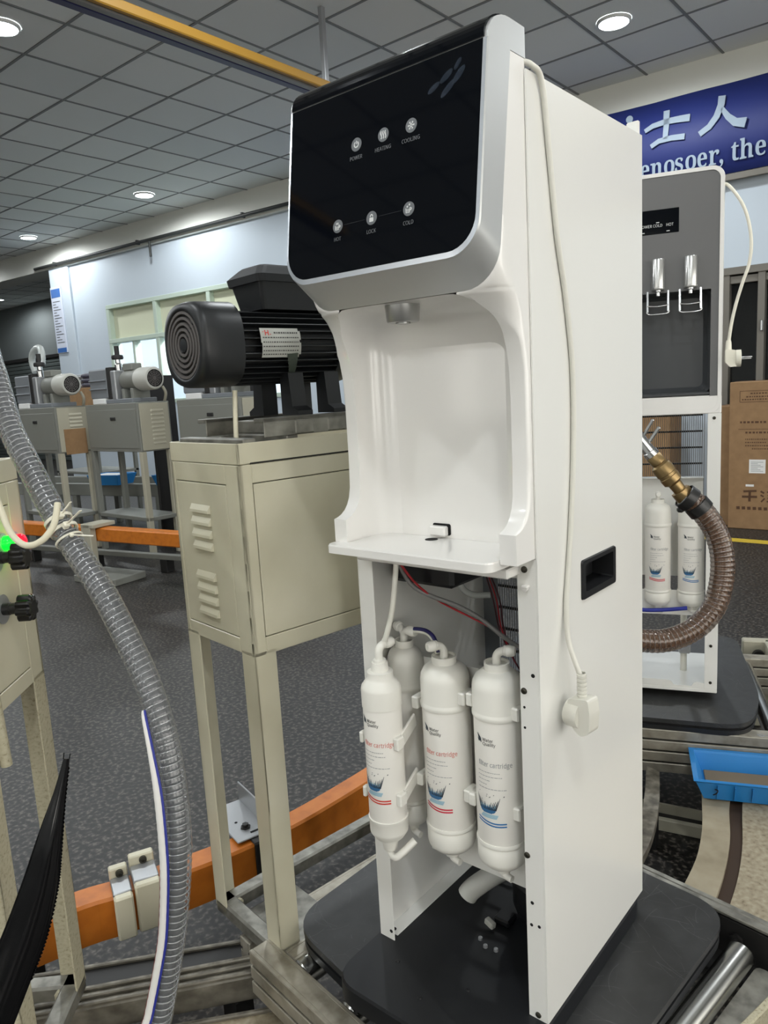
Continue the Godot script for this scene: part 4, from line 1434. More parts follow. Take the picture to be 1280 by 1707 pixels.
func pump_motor():
	# the big black motor on the middle cabinet, in that cabinet's frame
	var o := thing("electric_motor", "big black finned electric motor on the middle beige cabinet", "motor", V(-0.335, 0, 0.069), deg_to_rad(-8))
	var c := V(-0.112, 1.362, 0)
	var A := func(z: float) -> Transform3D: return along(c + V(0, 0, z), Vector3.BACK)
	var g := G.new()
	# fan cowl: slightly squared drum, hollow at the front
	var rings := []
	for e in [[-0.058, 1.0], [-0.02, 1.0], [0.006, 0.985], [0.015, 0.93], [0.0175, 0.80], [0.0165, 0.755], [0.010, 0.75]]:
		var ring := PackedVector3Array()
		for i in 48:
			var a := TAU * i / 48
			var r: float = 0.0742 * e[1] * (1.0 + 0.05 * cos(4.0 * a + PI) * clamp((e[1] - 0.8) * 5.0, 0.0, 1.0))
			ring.append(c + V(cos(a) * r, sin(a) * r, e[0]))
		rings.append(ring)
	g.loft(rings, true, true)
	var cowl := part(o, "fan_cowl", g, M.motor)
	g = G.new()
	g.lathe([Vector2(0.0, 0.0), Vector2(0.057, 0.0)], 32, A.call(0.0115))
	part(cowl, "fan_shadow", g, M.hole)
	for r in [0.0525, 0.0435, 0.0345, 0.0255, 0.0165]:
		g = G.new()
		g.lathe([Vector2(r - 0.0026, 0.0), Vector2(r - 0.0022, 0.004), Vector2(r + 0.0022, 0.004), Vector2(r + 0.0026, 0.0)], 40, A.call(0.0125))
		part(cowl, "grille_ring", g, M.grille)
	g = G.new()
	for k in 4:
		var a := PI / 4 + PI / 2 * k
		g.bar(c + V(cos(a) * 0.012, sin(a) * 0.012, 0.0135), c + V(cos(a) * 0.056, sin(a) * 0.056, 0.0135), 0.006, 0.004, 0.001, Vector3.BACK)
	g.lathe([Vector2(0.012, 0.0), Vector2(0.011, 0.004), Vector2(0.004, 0.0045), Vector2(0.0, 0.0045)], 20, A.call(0.0125))
	part(cowl, "grille_spoke", g, M.motor)
	# finned barrel
	g = G.new()
	g.lathe([Vector2(0.0, -0.27), Vector2(0.058, -0.27), Vector2(0.058, -0.055), Vector2(0.0, -0.055)], 40, A.call(0.0))
	part(o, "barrel", g, M.motor_dark)
	for k in 34:
		var a := TAU * (k + 0.5) / 34
		if sin(a) > 0.80: continue
		g = G.new()
		var d := V(cos(a), sin(a), 0)
		g.bar(c + d * 0.063 + V(0, 0, -0.057), c + d * 0.063 + V(0, 0, -0.262), 0.0022, 0.013, 0.0006, d)
		part(o, "fin", g, M.motor)
	g = G.new()
	g.lathe([Vector2(0.0, -0.315), Vector2(0.05, -0.315), Vector2(0.07, -0.30), Vector2(0.073, -0.27), Vector2(0.07, -0.262), Vector2(0.0, -0.262)], 40, A.call(0.0))
	part(o, "end_bell", g, M.motor)
	# feet
	for e in [[-0.165, -1.0], [-0.165, 1.0], [-0.245, -1.0], [-0.245, 1.0]]:
		g = G.new()
		var z: float = e[0]
		if true:
			var s: float = e[1]
			g.prism(PackedVector2Array([Vector2(s * 0.030, 1.31), Vector2(s * 0.056, 1.31), Vector2(s * 0.062, 1.252), Vector2(s * 0.078, 1.244), Vector2(s * 0.078, 1.2365), Vector2(s * 0.030, 1.2365)]), func(p): return V(c.x + p.x, p.y, z + 0.016), func(p): return V(c.x + p.x, p.y, z - 0.016))
		part(o, "foot", g, M.motor)
	# terminal box with an overhanging lid
	g = G.new()
	var rg := []
	for e in [[1.418, 0.038, 0.074], [1.462, 0.048, 0.082], [1.466, 0.049, 0.083]]:
		var ring := PackedVector3Array()
		for p in rrect(e[1] * 2, e[2] * 2, 0.008, 3): ring.append(V(c.x + 0.018 + p.x, e[0], -0.183 - p.y))
		rg.append(ring)
	g.loft(rg, true, true, false)
	var tb := part(o, "terminal_box", g, M.motor)
	g = G.new()
	rg = []
	for e in [[1.462, 0.054, 0.087], [1.474, 0.056, 0.089], [1.489, 0.040, 0.073], [1.492, 0.036, 0.069]]:
		var ring := PackedVector3Array()
		for p in rrect(e[1] * 2, e[2] * 2, 0.012, 3): ring.append(V(c.x + 0.018 + p.x, e[0], -0.183 - p.y))
		rg.append(ring)
	g.loft(rg, true, true, false)
	part(tb, "lid", g, M.motor_lid)
	# rating plate with torn corners, and a strip of tape hanging off it
	g = G.new()
	var m := func(p: Vector2, d: float):
		var a: float = -0.02 + p.y / 0.071
		return c + V(cos(a) * (0.071 + d * 0.0006), sin(a) * (0.071 + d * 0.0006), -0.130 - p.x)
	for i in 10:
		var y0 := -0.0245 + i * 0.0049
		var l: float = -0.041 + (0.002 if i < 5 else 0.0)
		var r: float = 0.041 - (0.004 if i in [0, 9] else 0.0) - (0.003 if i == 5 else 0.0)
		ribbon(g, seg(Vector2(l, y0 + 0.00245), Vector2(r, y0 + 0.00245), 2), 0.005, m)
	var pl := part(o, "rating_plate", g, M.plate)
	g = G.new()
	var rng := RandomNumberGenerator.new()
	rng.seed = 9
	for row in [0.0165, 0.0085, 0.001, -0.006, -0.013, -0.019]:
		var x := -0.014 if row > 0.01 else -0.037
		while x < 0.034:
			var l: float = rng.randf_range(0.002, 0.004)
			ribbon(g, [Vector2(x, row), Vector2(x + l, row)], 0.0026 if row > 0.01 else 0.0018, func(p, d): return m.call(p, 1.6))
			x += l + 0.0016
	part(pl, "plate_print", g, M.text_dark)
	g = G.new()
	for s in [[-0.031, 0.012, -0.031, 0.021], [-0.025, 0.012, -0.025, 0.021], [-0.031, 0.0165, -0.025, 0.0165], [-0.036, 0.018, -0.0345, 0.018], [-0.0215, 0.014, -0.020, 0.014]]:
		ribbon(g, [Vector2(s[0], s[1]), Vector2(s[2], s[3])], 0.0018, func(p, d): return m.call(p, 1.6))
	part(pl, "plate_emblem", g, M.band_red)
	g = G.new()
	for i in 8:
		ribbon(g, seg(Vector2(0.012 + i * 0.0022, -0.022 - i * 0.006), Vector2(0.034 + i * 0.0005, -0.020 - i * 0.006), 2), 0.0064, func(p, d): return m.call(p, 2.6))
	part(o, "tape", g, M.tape)
	# steel channels that carry it
	var k := thing("motor_mount", "two grey steel channels between the black motor and its cabinet", "mounting rail", V(-0.335, 0, 0.069), deg_to_rad(-8))
	for x in [-0.022, -0.165]:
		g = G.new()
		var u := -0.006 if x > -0.1 else -0.196
		g.span(V(u - 0.03, 1.229, -0.30), V(u + 0.0, 1.2365, -0.058), 0.001)
		g.span(V(u - 0.003, 1.205, -0.30), V(u, 1.2365, -0.058), 0.001)
		part(k, "rail", g, M.galv_dull)
	for z in [-0.03, -0.115]:
		g = G.new()
		g.span(V(-0.226, 1.172, z - 0.012), V(-0.008, 1.206, z + 0.012), 0.002)
		part(k, "cross_channel", g, M.galv_dull)
	for z in [-0.14, -0.21]:
		g = G.new()
		g.span(V(-0.215, 1.206, z - 0.02), V(-0.004, 1.2295, z + 0.02), 0.002)
		part(k, "cross_channel", g, M.galv_dull)
	g = G.new()
	g.tube(spl([V(-0.335 - 0.078, 1.285, 0.069 - 0.07), V(-0.335 - 0.079, 1.25, 0.069 - 0.068), V(-0.335 - 0.076, 1.215, 0.069 - 0.063), V(-0.335 - 0.074, 1.173, 0.069 - 0.06)], 6), 0.0042, 8)
	one("motor_cable", g, M.cream, "dirty cream cable running down from the black motor into its cabinet", "cable")

# ---------------------------------------------------------------- left foreground
func knob(o: Node3D, at: Vector3, n: String):
	# star grip on a stem that leaves a panel whose normal is z
	var g := G.new()
	g.lathe([Vector2(0.020, 0.0), Vector2(0.022, 0.0015), Vector2(0.022, 0.0025), Vector2(0.0, 0.0025)], 24, along(at, Vector3.BACK))
	var k := part(o, "scale_disc", g, M.galv)
	g = G.new()
	g.lathe([Vector2(0.009, 0.002), Vector2(0.0095, 0.012), Vector2(0.0085, 0.013), Vector2(0.0085, 0.026), Vector2(0.0, 0.026)], 18, along(at, Vector3.BACK))
	part(o, "spindle", g, M.rubber)
	g = G.new()
	var rings := []
	for e in [[0.025, 0.86], [0.027, 1.0], [0.043, 1.0], [0.046, 0.88], [0.047, 0.6]]:
		var ring := PackedVector3Array()
		for i in 64:
			var a := TAU * i / 64
			var r: float = (0.0185 + 0.0022 * sign(sin(a * 8.0)) * pow(abs(sin(a * 8.0)), 0.5)) * e[1]
			ring.append(at + V(cos(a) * r, sin(a) * r, e[0]))
		rings.append(ring)
	g.loft(rings, true, true, false)
	part(o, n, g, M.knob)

func left_bay():
	var o := cabinet("beige cabinet with control knobs at the left edge, partly cut off", V(-0.595, 0, 0.300), deg_to_rad(133), 0.45, false)
	knob(o, V(-0.112, 1.062, 0), "control_knob")
	knob(o, V(-0.114, 0.985, 0), "control_knob")
	for s in [[-0.045, 1.073, true], [-0.085, 1.078, false]]:
		var at := V(s[0], s[1], 0)
		var g := G.new()
		g.lathe([Vector2(0.0155, 0.0), Vector2(0.0155, 0.003), Vector2(0.012, 0.0045), Vector2(0.0, 0.0045)], 20, along(at, Vector3.BACK))
		part(o, "lamp_bezel", g, M.galv)
		g = G.new()
		g.lathe([Vector2(0.0115, 0.004), Vector2(0.0115, 0.012), Vector2(0.009, 0.0165), Vector2(0.004, 0.019), Vector2(0.0, 0.0195)], 20, along(at, Vector3.BACK))
		var lens := part(o, "indicator_lamp", g, M.led_red if s[2] else M.led_green)
		lens.set_meta("label", "red indicator lamp" if s[2] else "green indicator lamp")
		var l := OmniLight3D.new()
		l.name = "indicator_light"
		l.position = at + V(0, 0, 0.024)
		l.light_color = Color(1, 0.05, 0.12) if s[2] else Color(0.05, 1, 0.2)
		l.light_energy = 0.0006
		l.light_size = 0.01
		l.omni_range = 3.0
		l.omni_attenuation = 2.0
		l.shadow_enabled = true
		o.add_child(l, true)
	var g := G.new()
	g.tube([V(-0.205, 0.99, 0.012), V(-0.195, 0.78, 0.014)], 0.008, 10)
	g.box(V(-0.206, 0.98, 0.006), V(0.02, 0.03, 0.012), 0.002)
	part(o, "conduit", g, M.beige_worn)

	# clear spiral hose
	var path := spl([V(-0.80, 1.176, 0.46), V(-0.80, 1.30, 0.45), V(-0.765, 1.41, 0.40), V(-0.69, 1.43, 0.345), V(-0.62, 1.392, 0.318), V(-0.567, 1.34, 0.328), V(-0.532, 1.295, 0.336), V(-0.498, 1.247, 0.344), V(-0.455, 1.196, 0.345), V(-0.408, 1.138, 0.344), V(-0.36, 1.082, 0.341), V(-0.309, 1.029, 0.337), V(-0.271, 0.967, 0.331), V(-0.236, 0.907, 0.328), V(-0.208, 0.845, 0.331), V(-0.19, 0.778, 0.337), V(-0.178, 0.712, 0.347), V(-0.176, 0.644, 0.36), V(-0.178, 0.576, 0.376), V(-0.182, 0.509, 0.395), V(-0.187, 0.464, 0.408), V(-0.19, 0.36, 0.43), V(-0.19, 0.2, 0.45), V(-0.18, 0.03, 0.47)], 6)
	hose("spiral_hose", "thick clear plastic spiral hose hanging in front of the left cabinet", path, 0.0172, M.hose_clear, M.hose_core, M.hose_wire, 0.0085)
	# cream cable looping up to the hose
	g = G.new()
	g.tube(spl([V(-0.69, 1.176, 0.44), V(-0.68, 1.30, 0.43), V(-0.62, 1.385, 0.40), V(-0.54, 1.345, 0.375), V(-0.47, 1.25, 0.398), V(-0.43, 1.175, 0.407), V(-0.407, 1.136, 0.409), V(-0.385, 1.112, 0.410), V(-0.365, 1.099, 0.403), V(-0.349, 1.104, 0.390), V(-0.343, 1.120, 0.376), V(-0.345, 1.136, 0.368), V(-0.350, 1.149, 0.362)], 6), 0.0043, 12)
	one("cream_cable", g, M.cream, "cream cable looping in front of the lit lamps and tied to the clear hose", "cable")
	# cable ties round hose and cable
	var ties := [[V(-0.392, 1.119, 0.3432), "upper white cable tie round the clear hose and cream cable", V(0.014, 0.018, -0.01)], [V(-0.381, 1.1065, 0.3428), "lower white cable tie with a long tail crossing the cream cable", V(0.026, 0.020, -0.01)], [V(-0.370, 1.094, 0.3422), "thin white cable tie whose tail sticks out right of the clear hose", V(0.034, -0.001, -0.012)]]
	var dirs := [V(0.62, -0.77, -0.05), V(0.62, -0.77, -0.05), V(0.62, -0.77, -0.05)]
	for i in 3:
		var t := thing("cable_tie", ties[i][1], "cable tie", ties[i][0], 0.0, "white cable ties on the clear hose")
		var d: Vector3 = dirs[i].normalized()
		var X := along(Vector3.ZERO, d)
		g = G.new()
		var ring := []
		for k in 33:
			var a := TAU * k / 32
			ring.append(X * V(cos(a) * 0.0186, 0, sin(a) * 0.0186))
		for k in 32: g.bar(ring[k], ring[k + 1], 0.0045 if i < 2 else 0.0028, 0.0016, 0.0, (ring[k] as Vector3).normalized())
		part(t, "strap", g, M.tie)
		g = G.new()
		g.box(V(0.0195, 0.010, 0.006), V(0.009, 0.008, 0.008) if i < 2 else V(0.005, 0.006, 0.005), 0.001, X.basis)
		part(t, "head", g, M.tie)
		g = G.new()
		g.bar(V(0.019, 0.010, 0.006), V(0.019, 0.010, 0.006) + ties[i][2], 0.005 if i < 2 else 0.0028, 0.0016, 0.0004)
		part(t, "tail", g, M.tie)
	# white cord with coloured edges alongside the hose
	var tp := spl([V(-0.2250, 0.8840, 0.3470), V(-0.2200, 0.8740, 0.3500), V(-0.2030, 0.8300, 0.3560), V(-0.1900, 0.7890, 0.3610), V(-0.1790, 0.7400, 0.3680), V(-0.1730, 0.6950, 0.3740), V(-0.1710, 0.6510, 0.3810), V(-0.1700, 0.6060, 0.3900), V(-0.1730, 0.5620, 0.4020), V(-0.1770, 0.5180, 0.4150), V(-0.1800, 0.4820, 0.4260), V(-0.20, 0.3, 0.455), V(-0.20, 0.05, 0.48)], 8)
	var tc := thing("striped_cord", "white cord with blue and dark red edges running beside the clear hose", "cord")
	g = G.new()
	var rad := []
	for k in tp.size(): rad.append((0.0046 + 0.0003 * (k % 2)) * clamp(0.35 + k * 0.025, 0.35, 1.0))
	g.tube(tp, 0.0046, 10, true, rad)
	part(tc, "white_core", g, M.fabric_white)
	g = G.new()
	var tb := []
	var tr := []
	for k in tp.size():
		var s: float = clamp(0.35 + k * 0.025, 0.35, 1.0)
		tb.append(tp[k] + V(0.0045, 0, -0.003) * s); tr.append(tp[k] + V(-0.0040, 0, 0.0024) * s)
	g.tube(tb, 0.0018, 8)
	part(tc, "blue_edge", g, M.edge_blue)
	g = G.new()
	g.tube(tr.slice(40), 0.0012, 8)
	part(tc, "red_edge", g, M.edge_red)
	blade()

func blade():
	# folded black plastic with a serrated seam, near the lens at the lower left
	var o := thing("plastic_sleeve", "glossy black tapered plastic sleeve with a serrated edge, lower left", "plastic sleeve")
	var L := [V(-0.0705, 0.941, 0.526), V(-0.076, 0.91, 0.537), V(-0.084, 0.874, 0.552), V(-0.093, 0.832, 0.568), V(-0.102, 0.793, 0.584), V(-0.111, 0.76, 0.598), V(-0.122, 0.72, 0.615), V(-0.136, 0.66, 0.63), V(-0.15, 0.58, 0.65)]
	var R := [V(-0.0655, 0.941, 0.5225), V(-0.0668, 0.898, 0.532), V(-0.0655, 0.853, 0.542), V(-0.066, 0.819, 0.55), V(-0.0715, 0.774, 0.564), V(-0.079, 0.735, 0.581), V(-0.090, 0.69, 0.60), V(-0.108, 0.63, 0.622), V(-0.128, 0.56, 0.645)]
	L = spl(L, 4); R = spl(R, 4)
	var toward := V(0.75, 0.25, 0.6).normalized()
	var rings := []
	for k in L.size():
		var w: float = (R[k] - L[k]).length()
		var ring := PackedVector3Array()
		for i in 12:
			var t := i / 11.0
			ring.append(L[k].lerp(R[k], t) + toward * w * 0.22 * sin(PI * pow(t, 1.4)))
		for i in 12:
			var t := 1.0 - i / 11.0
			ring.append(L[k].lerp(R[k], t) + toward * (w * 0.22 * sin(PI * pow(t, 1.4)) * 0.6 - 0.002))
		rings.append(ring)
	var g := G.new()
	g.loft(rings, true, true)
	part(o, "sheet", g, M.blade)
	g = G.new()
	for k in range(1, 20):
		for j in 3:
			var p: Vector3 = R[k].lerp(R[k + 1], j / 3.0)
			var q: Vector3 = R[k].lerp(R[k + 1], (j + 1) / 3.0)
			var out: Vector3 = (R[k] - L[k]).normalized()
			var m := (p + q) * 0.5 + out * 0.0016 - (q - p) * 0.35
			g.to(p, m, q, toward); g.to(p, m, q, -toward)
			g.to(p - toward * 0.001, m, p, -out); g.to(q - toward * 0.001, m, q, out)
	part(o, "serrated_seam", g, M.blade)
	g = G.new()
	var rb := []
	for k in range(2, R.size()): rb.append(R[k].lerp(L[k], 0.10) + toward * (R[k] - L[k]).length() * 0.09)
	g.tube(rb, 0.0009, 6)
	part(o, "seam_bead", g, M.blade)
	g = G.new()
	g.bar(L[0], L[0] + V(0.0008, 0.006, -0.001), 0.0009, 0.0009)
	g.bar(R[0], R[0] + V(0.001, 0.005, -0.001), 0.0009, 0.0009)
	part(o, "torn_tip", g, M.blade)

func hose(n: String, label: String, path: Array, r: float, skin: Material, core: Material, wire: Material, pitch: float) -> Node3D:
	var o := thing(n, label, "hose")
	# even steps along the path
	var L := 0.0
	var pts := [path[0]]
	var step := pitch / 8.0
	var acc := 0.0
	for i in path.size() - 1:
		var a: Vector3 = path[i]
		var b: Vector3 = path[i + 1]
		var l := a.distance_to(b)
		var t := step - acc
		while t <= l:
			pts.append(a.lerp(b, t / l))
			t += step
		acc = l - (t - step)
	var g := G.new()
	var rad := []
	var thin := []
	for i in range(0, pts.size(), 2):
		thin.append(pts[i])
		rad.append(r * (1.0 + 0.02 * cos(TAU * (i % 8) / 8.0)))
	g.tube(thin, r, 20, false, rad)
	part(o, "clear_wall", g, skin)
	g = G.new()
	var few := []
	for i in range(0, pts.size(), 8): few.append(pts[i])
	g.tube(few, r * 0.66, 12, true)
	part(o, "inner_bore", g, core)
	# wire helix in the wall
	g = G.new()
	var hx := []
	var x := Vector3.ZERO
	for i in pts.size():
		var d: Vector3 = (pts[min(i + 1, pts.size() - 1)] - pts[max(i - 1, 0)]).normalized()
		if i == 0: x = d.cross(Vector3.UP if abs(d.y) < 0.9 else Vector3.RIGHT).normalized()
		x = (x - d * x.dot(d)).normalized()
		var y := d.cross(x)
		var a := TAU * i / 8.0
		hx.append(pts[i] + (x * cos(a) + y * sin(a)) * r * 0.9)
	g.tube(spl(hx, 2), 0.00105, 5)
	part(o, "wire_spiral", g, wire)
	return o

# ---------------------------------------------------------------- the conveyor under the main dispenser
func pallet(label: String, poly: Array, y: float) -> Node3D:
	var o := thing("pallet_board", label, "pallet board", V(0, y, 0), 0.0, "black pallet boards")
	var p := rounded(poly, 0.075, 8)
	var g := G.new()
	g.prism(p, func(q): return V(q.x, 0, -q.y), func(q): return V(q.x, -0.012, -q.y), true)
	part(o, "top_board", g, M.board)
	var c := Vector2.ZERO
	for q in p: c += q
	c /= p.size()
	g = G.new()
	g.prism(p, func(q): q = c + (q - c) * 0.985; return V(q.x, -0.012, -q.y), func(q): q = c + (q - c) * 0.985; return V(q.x, -0.020, -q.y), true)
	part(o, "spacer", g, M.hole)
	g = G.new()
	g.prism(p, func(q): q = c + (q - c) * 0.997; return V(q.x, -0.020, -q.y), func(q): q = c + (q - c) * 0.997; return V(q.x, -0.034, -q.y), true)
	part(o, "lower_board", g, M.board_edge)
	return o

func profile_beam(o: Node3D, n: String, a: Vector3, b: Vector3, w: float, h: float, m: Material, grooves := 2):
	# grooved extrusion: the slots are real recesses between ribs
	var d := (b - a)
	var z := d.normalized()
	var x := Vector3.UP.cross(z).normalized()
	var g := G.new()
	g.bar(a, b, w - 0.012, h, 0.002)
	var ribs := grooves + 1
	var rh := (h - grooves * 0.006) / ribs
	for s in [-1.0, 1.0]:
		for k in ribs:
			var y := -h * 0.5 + rh * 0.5 + k * (rh + 0.006)
			var off: Vector3 = x * s * (w * 0.5 - 0.004) + V(0, y, 0)
			g.bar(a + off, b + off, 0.008, rh, 0.0015)
	var r := part(o, n, g, m)
	g = G.new()
	for s in [-1.0, 1.0]:
		for k in grooves:
			var y := -h * 0.5 + rh * (k + 1) + 0.006 * k + 0.003
			var off: Vector3 = x * s * (w * 0.5 - 0.0065) + V(0, y, 0)
			g.bar(a + off, b + off, 0.0012, 0.006)
	part(r, "slot", g, M.groove)

func conveyor():
	pallet("scratched black pallet board with rounded corners carrying the main dispenser", [Vector2(-0.338, -0.040), Vector2(0.232, -0.155), Vector2(0.285, 0.432), Vector2(-0.318, 0.505)], 0.335)
	# frame; local x runs along the line (8 degrees off the dispenser)
	var o := thing("roller_conveyor", "low roller conveyor frame under the main white dispenser", "conveyor", V(-0.335, 0, 0.069), deg_to_rad(-8))
	profile_beam(o, "side_rail", V(-0.04, 0.257, 0.020), V(1.3, 0.257, 0.020), 0.044, 0.085, M.alu, 2)
	# rear rail: speckled top, dark channel inside
	var g := G.new()
	g.span(V(-0.34, 0.235, -0.625), V(1.3, 0.318, -0.612), 0.002)
	g.span(V(-0.34, 0.310, -0.612), V(1.3, 0.318, -0.596), 0.002)
	part(o, "rear_rail", g, M.galv_dull)
	g = G.new()
	g.span(V(-0.34, 0.232, -0.611), V(1.3, 0.305, -0.600), 0.001)
	g.span(V(-0.34, 0.228, -0.611), V(1.3, 0.236, -0.545), 0.001)
	part(o, "roller_channel", g, M.dark_steel)
	for k in 7:
		g = G.new()
		g.lathe([Vector2(0.013, 0.0), Vector2(0.013, 0.006), Vector2(0.006, 0.007), Vector2(0.006, 0.013), Vector2(0.0, 0.013)], 6, along(V(0.46 + k * 0.085, 0.272, -0.600), Vector3.BACK))
		part(o, "channel_bolt", g, M.dark_steel)
	# left cross pieces
	profile_beam(o, "cross_rail", V(-0.13, 0.220, -0.60), V(-0.13, 0.220, 0.0), 0.036, 0.05, M.alu, 1)
	profile_beam(o, "cross_rail", V(0.022, 0.270, -0.59), V(0.022, 0.270, -0.004), 0.034, 0.055, M.alu, 1)
	g = G.new()
	g.span(V(-0.19, 0.246, -0.16), V(-0.035, 0.252, -0.035), 0.001)
	g.slab(circle(0.008, 16), 0.0, 0.0006, Transform3D(Basis(Vector3.RIGHT, Vector3.FORWARD, Vector3.UP), V(-0.075, 0.2522, -0.085)))
	part(o, "gusset_plate", g, M.galv_dull)
	# rollers: the shiny one in sight and its fellows under the board
	for x in [0.568, 0.44, 0.31, 0.18, 0.05]:
		g = G.new()
		g.lathe([Vector2(0.0, -0.565), Vector2(0.021, -0.565), Vector2(0.0235, -0.562), Vector2(0.0235, -0.006), Vector2(0.021, -0.003), Vector2(0.0, -0.003)], 32, along(V(x, 0.277, 0), Vector3.BACK))
		var rl := part(o, "roller", g, M.roller)
		g = G.new()
		g.lathe([Vector2(0.005, -0.583), Vector2(0.005, -0.565)], 10, along(V(x, 0.277, 0), Vector3.BACK))
		part(rl, "axle", g, M.dark_steel)
	# worn steel cover beside the roller, with a painted edge
	g = G.new()
	g.prism(rounded([Vector2(0.594, 0.02), Vector2(0.594, 0.565), Vector2(0.640, 0.565), Vector2(0.622, 0.40), Vector2(0.640, 0.02)], 0.012, 3), func(p): return V(p.x, 0.270, -p.y), func(p): return V(p.x, 0.266, -p.y))
	part(o, "cover_plate", g, M.galv_dull)
	g = G.new()
	g.bar(V(0.643, 0.250, -0.555), V(0.626, 0.250, -0.40), 0.012, 0.045, 0.002)
	g.bar(V(0.626, 0.250, -0.40), V(0.645, 0.250, -0.02), 0.012, 0.045, 0.002)
	g.lathe([Vector2(0.012, 0.0), Vector2(0.012, 0.003), Vector2(0.0, 0.003)], 16, along(V(0.645, 0.258, -0.53), Vector3.RIGHT))
	part(o, "painted_edge", g, M.beige_worn)
	for s in [[0.3, 0.02], [1.2, 0.02], [0.2, -0.59], [1.2, -0.59]]:
		g = G.new()
		g.span(V(s[0] - 0.02, 0.0, s[1] - 0.02), V(s[0] + 0.02, 0.235, s[1] + 0.02), 0.002)
		part(o, "leg", g, M.alu)

	# orange guard beam on the floor side, curving round
	var ob := thing("guard_beam", "orange curved guard beam beyond the cabinet legs, nearest the camera", "guard beam")
	var outer := spl([V(-1.22, 0.2, 0.62), V(-1.08, 0.2, 0.43), V(-0.997, 0.2, 0.285), V(-0.945, 0.2, 0.134), V(-0.903, 0.2, 0.05), V(-0.848, 0.2, -0.098), V(-0.81, 0.2, -0.215), V(-0.784, 0.2, -0.338), V(-0.772, 0.2, -0.484), V(-0.767, 0.2, -0.664), V(-0.766, 0.2, -0.95), V(-0.766, 0.2, -1.25)], 4)
	var inner := spl([V(-1.14, 0.2, 0.66), V(-1.01, 0.2, 0.46), V(-0.93, 0.2, 0.31), V(-0.878, 0.2, 0.157), V(-0.839, 0.2, 0.078), V(-0.785, 0.2, -0.066), V(-0.748, 0.2, -0.19), V(-0.721, 0.2, -0.32), V(-0.709, 0.2, -0.475), V(-0.704, 0.2, -0.66), V(-0.703, 0.2, -0.95), V(-0.703, 0.2, -1.25)], 4)
	var rings := []
	for k in outer.size():
		var a: Vector3 = outer[k]
		var b: Vector3 = inner[k]
		var u := (b - a) * 0.08
		var dn := V(0, -0.006, 0)
		rings.append(PackedVector3Array([a + V(0, -0.096, 0), a + dn, a + u, b - u, b + dn, b + V(0, -0.096, 0)]))
	g = G.new()
	g.loft(rings, true, true, false)
	part(ob, "beam", g, M.orange)
	for s in [[-0.96, 0.25], [-0.75, -0.30], [-0.735, -0.9]]:
		g = G.new()
		g.span(V(s[0] - 0.02, 0.0, s[1] - 0.02), V(s[0] + 0.02, 0.105, s[1] + 0.02), 0.002)
		part(ob, "post", g, M.dark_steel)
	# two hook clamps over the beam
	for s in [[-0.866, 0.076, 0.020, 0.0, "beige block clamp on the orange beam, the left and lower of two"], [-0.850, 0.025, 0.0275, 0.012, "beige block clamp on the orange beam, the right and larger of two"]]:
		var cl := thing("beam_clamp", s[4], "clamp", V(s[0], 0.2, s[1]), deg_to_rad(66), "beige clamps on the orange beam")
		var hw: float = s[2]
		var up: float = s[3]
		# local x along the beam, z out of its near face
		g = G.new()
		g.span(V(-hw, -0.090, 0.034), V(hw, 0.012 + up, 0.056), 0.004)
		part(cl, "face_block", g, M.bg_beige if false else M.cream)
		g = G.new()
		g.span(V(-hw, 0.001, -0.03), V(hw, 0.012 + up, 0.033), 0.002)
		part(cl, "saddle", g, M.galv)
		g = G.new()
		g.span(V(-hw, 0.0, -0.052), V(hw, 0.032 + up, -0.031), 0.003)
		part(cl, "rear_jaw", g, M.cream)
		for x in ([-0.45, 0.5] if hw > 0.03 else [0.1]):
			g = G.new()
			g.lathe([Vector2(0.0085, 0.0), Vector2(0.0085, 0.006), Vector2(0.004, 0.0065), Vector2(0.004, 0.004), Vector2(0.0, 0.004)], 14, along(V(hw * x, 0.020 + up, -0.031), Vector3.BACK))
			part(cl, "socket_screw", g, M.screw)
	# angle bracket strapped on
	var br := thing("angle_bracket", "grey angle bracket with a dark bolt strapped on the orange beam", "bracket", V(-0.80, 0.2, -0.235), deg_to_rad(75))
	g = G.new()
	g.span(V(-0.045, 0.006, -0.14), V(0.045, 0.010, 0.045), 0.002)
	g.span(V(0.041, 0.006, -0.14), V(0.045, 0.062, 0.02), 0.002)
	part(br, "angle_plate", g, M.galv)
	g = G.new()
	g.lathe([Vector2(0.013, 0.010), Vector2(0.013, 0.013), Vector2(0.0085, 0.0135), Vector2(0.0085, 0.020), Vector2(0.0, 0.021)], 6, Transform3D(Basis.IDENTITY, V(-0.002, 0, -0.005)))
	part(br, "bolt", g, M.dark_steel)
	g = G.new()
	g.slab(circle(0.004, 12), 0.0, 0.0005, Transform3D(Basis(Vector3.RIGHT, Vector3.FORWARD, Vector3.UP), V(-0.012, 0.0102, -0.04)))
	g.slab(stroke([Vector2(-0.012, 0), Vector2(0.012, 0)], 0.007), 0.0, 0.0005, Transform3D(Basis(Vector3.RIGHT, Vector3.FORWARD, Vector3.UP), V(0.01, 0.0102, 0.024)))
	part(br, "slot", g, M.hole)
	g = G.new()
	g.span(V(-0.012, 0.0, 0.03), V(0.022, 0.006, 0.068), 0.002)
	g.span(V(-0.012, -0.10, 0.063), V(0.022, 0.004, 0.070), 0.002)
	part(br, "strap", g, M.dark_steel)
	# steel floor tracks at the lower left
	var tracks := [[V(-0.86, 0.17, 0.46), V(-0.40, 0.17, -0.075), 0.085, 0.03, "dark channel track crossing behind the clear hose, the farthest track"], [V(-0.80, 0.19, 0.52), V(-0.41, 0.19, 0.041), 0.050, 0.05, "ribbed pale steel track in the middle of the lower left tracks"], [V(-0.70, 0.16, 0.56), V(-0.30, 0.16, 0.099), 0.115, 0.03, "stained wide steel track nearest the bottom edge"]]
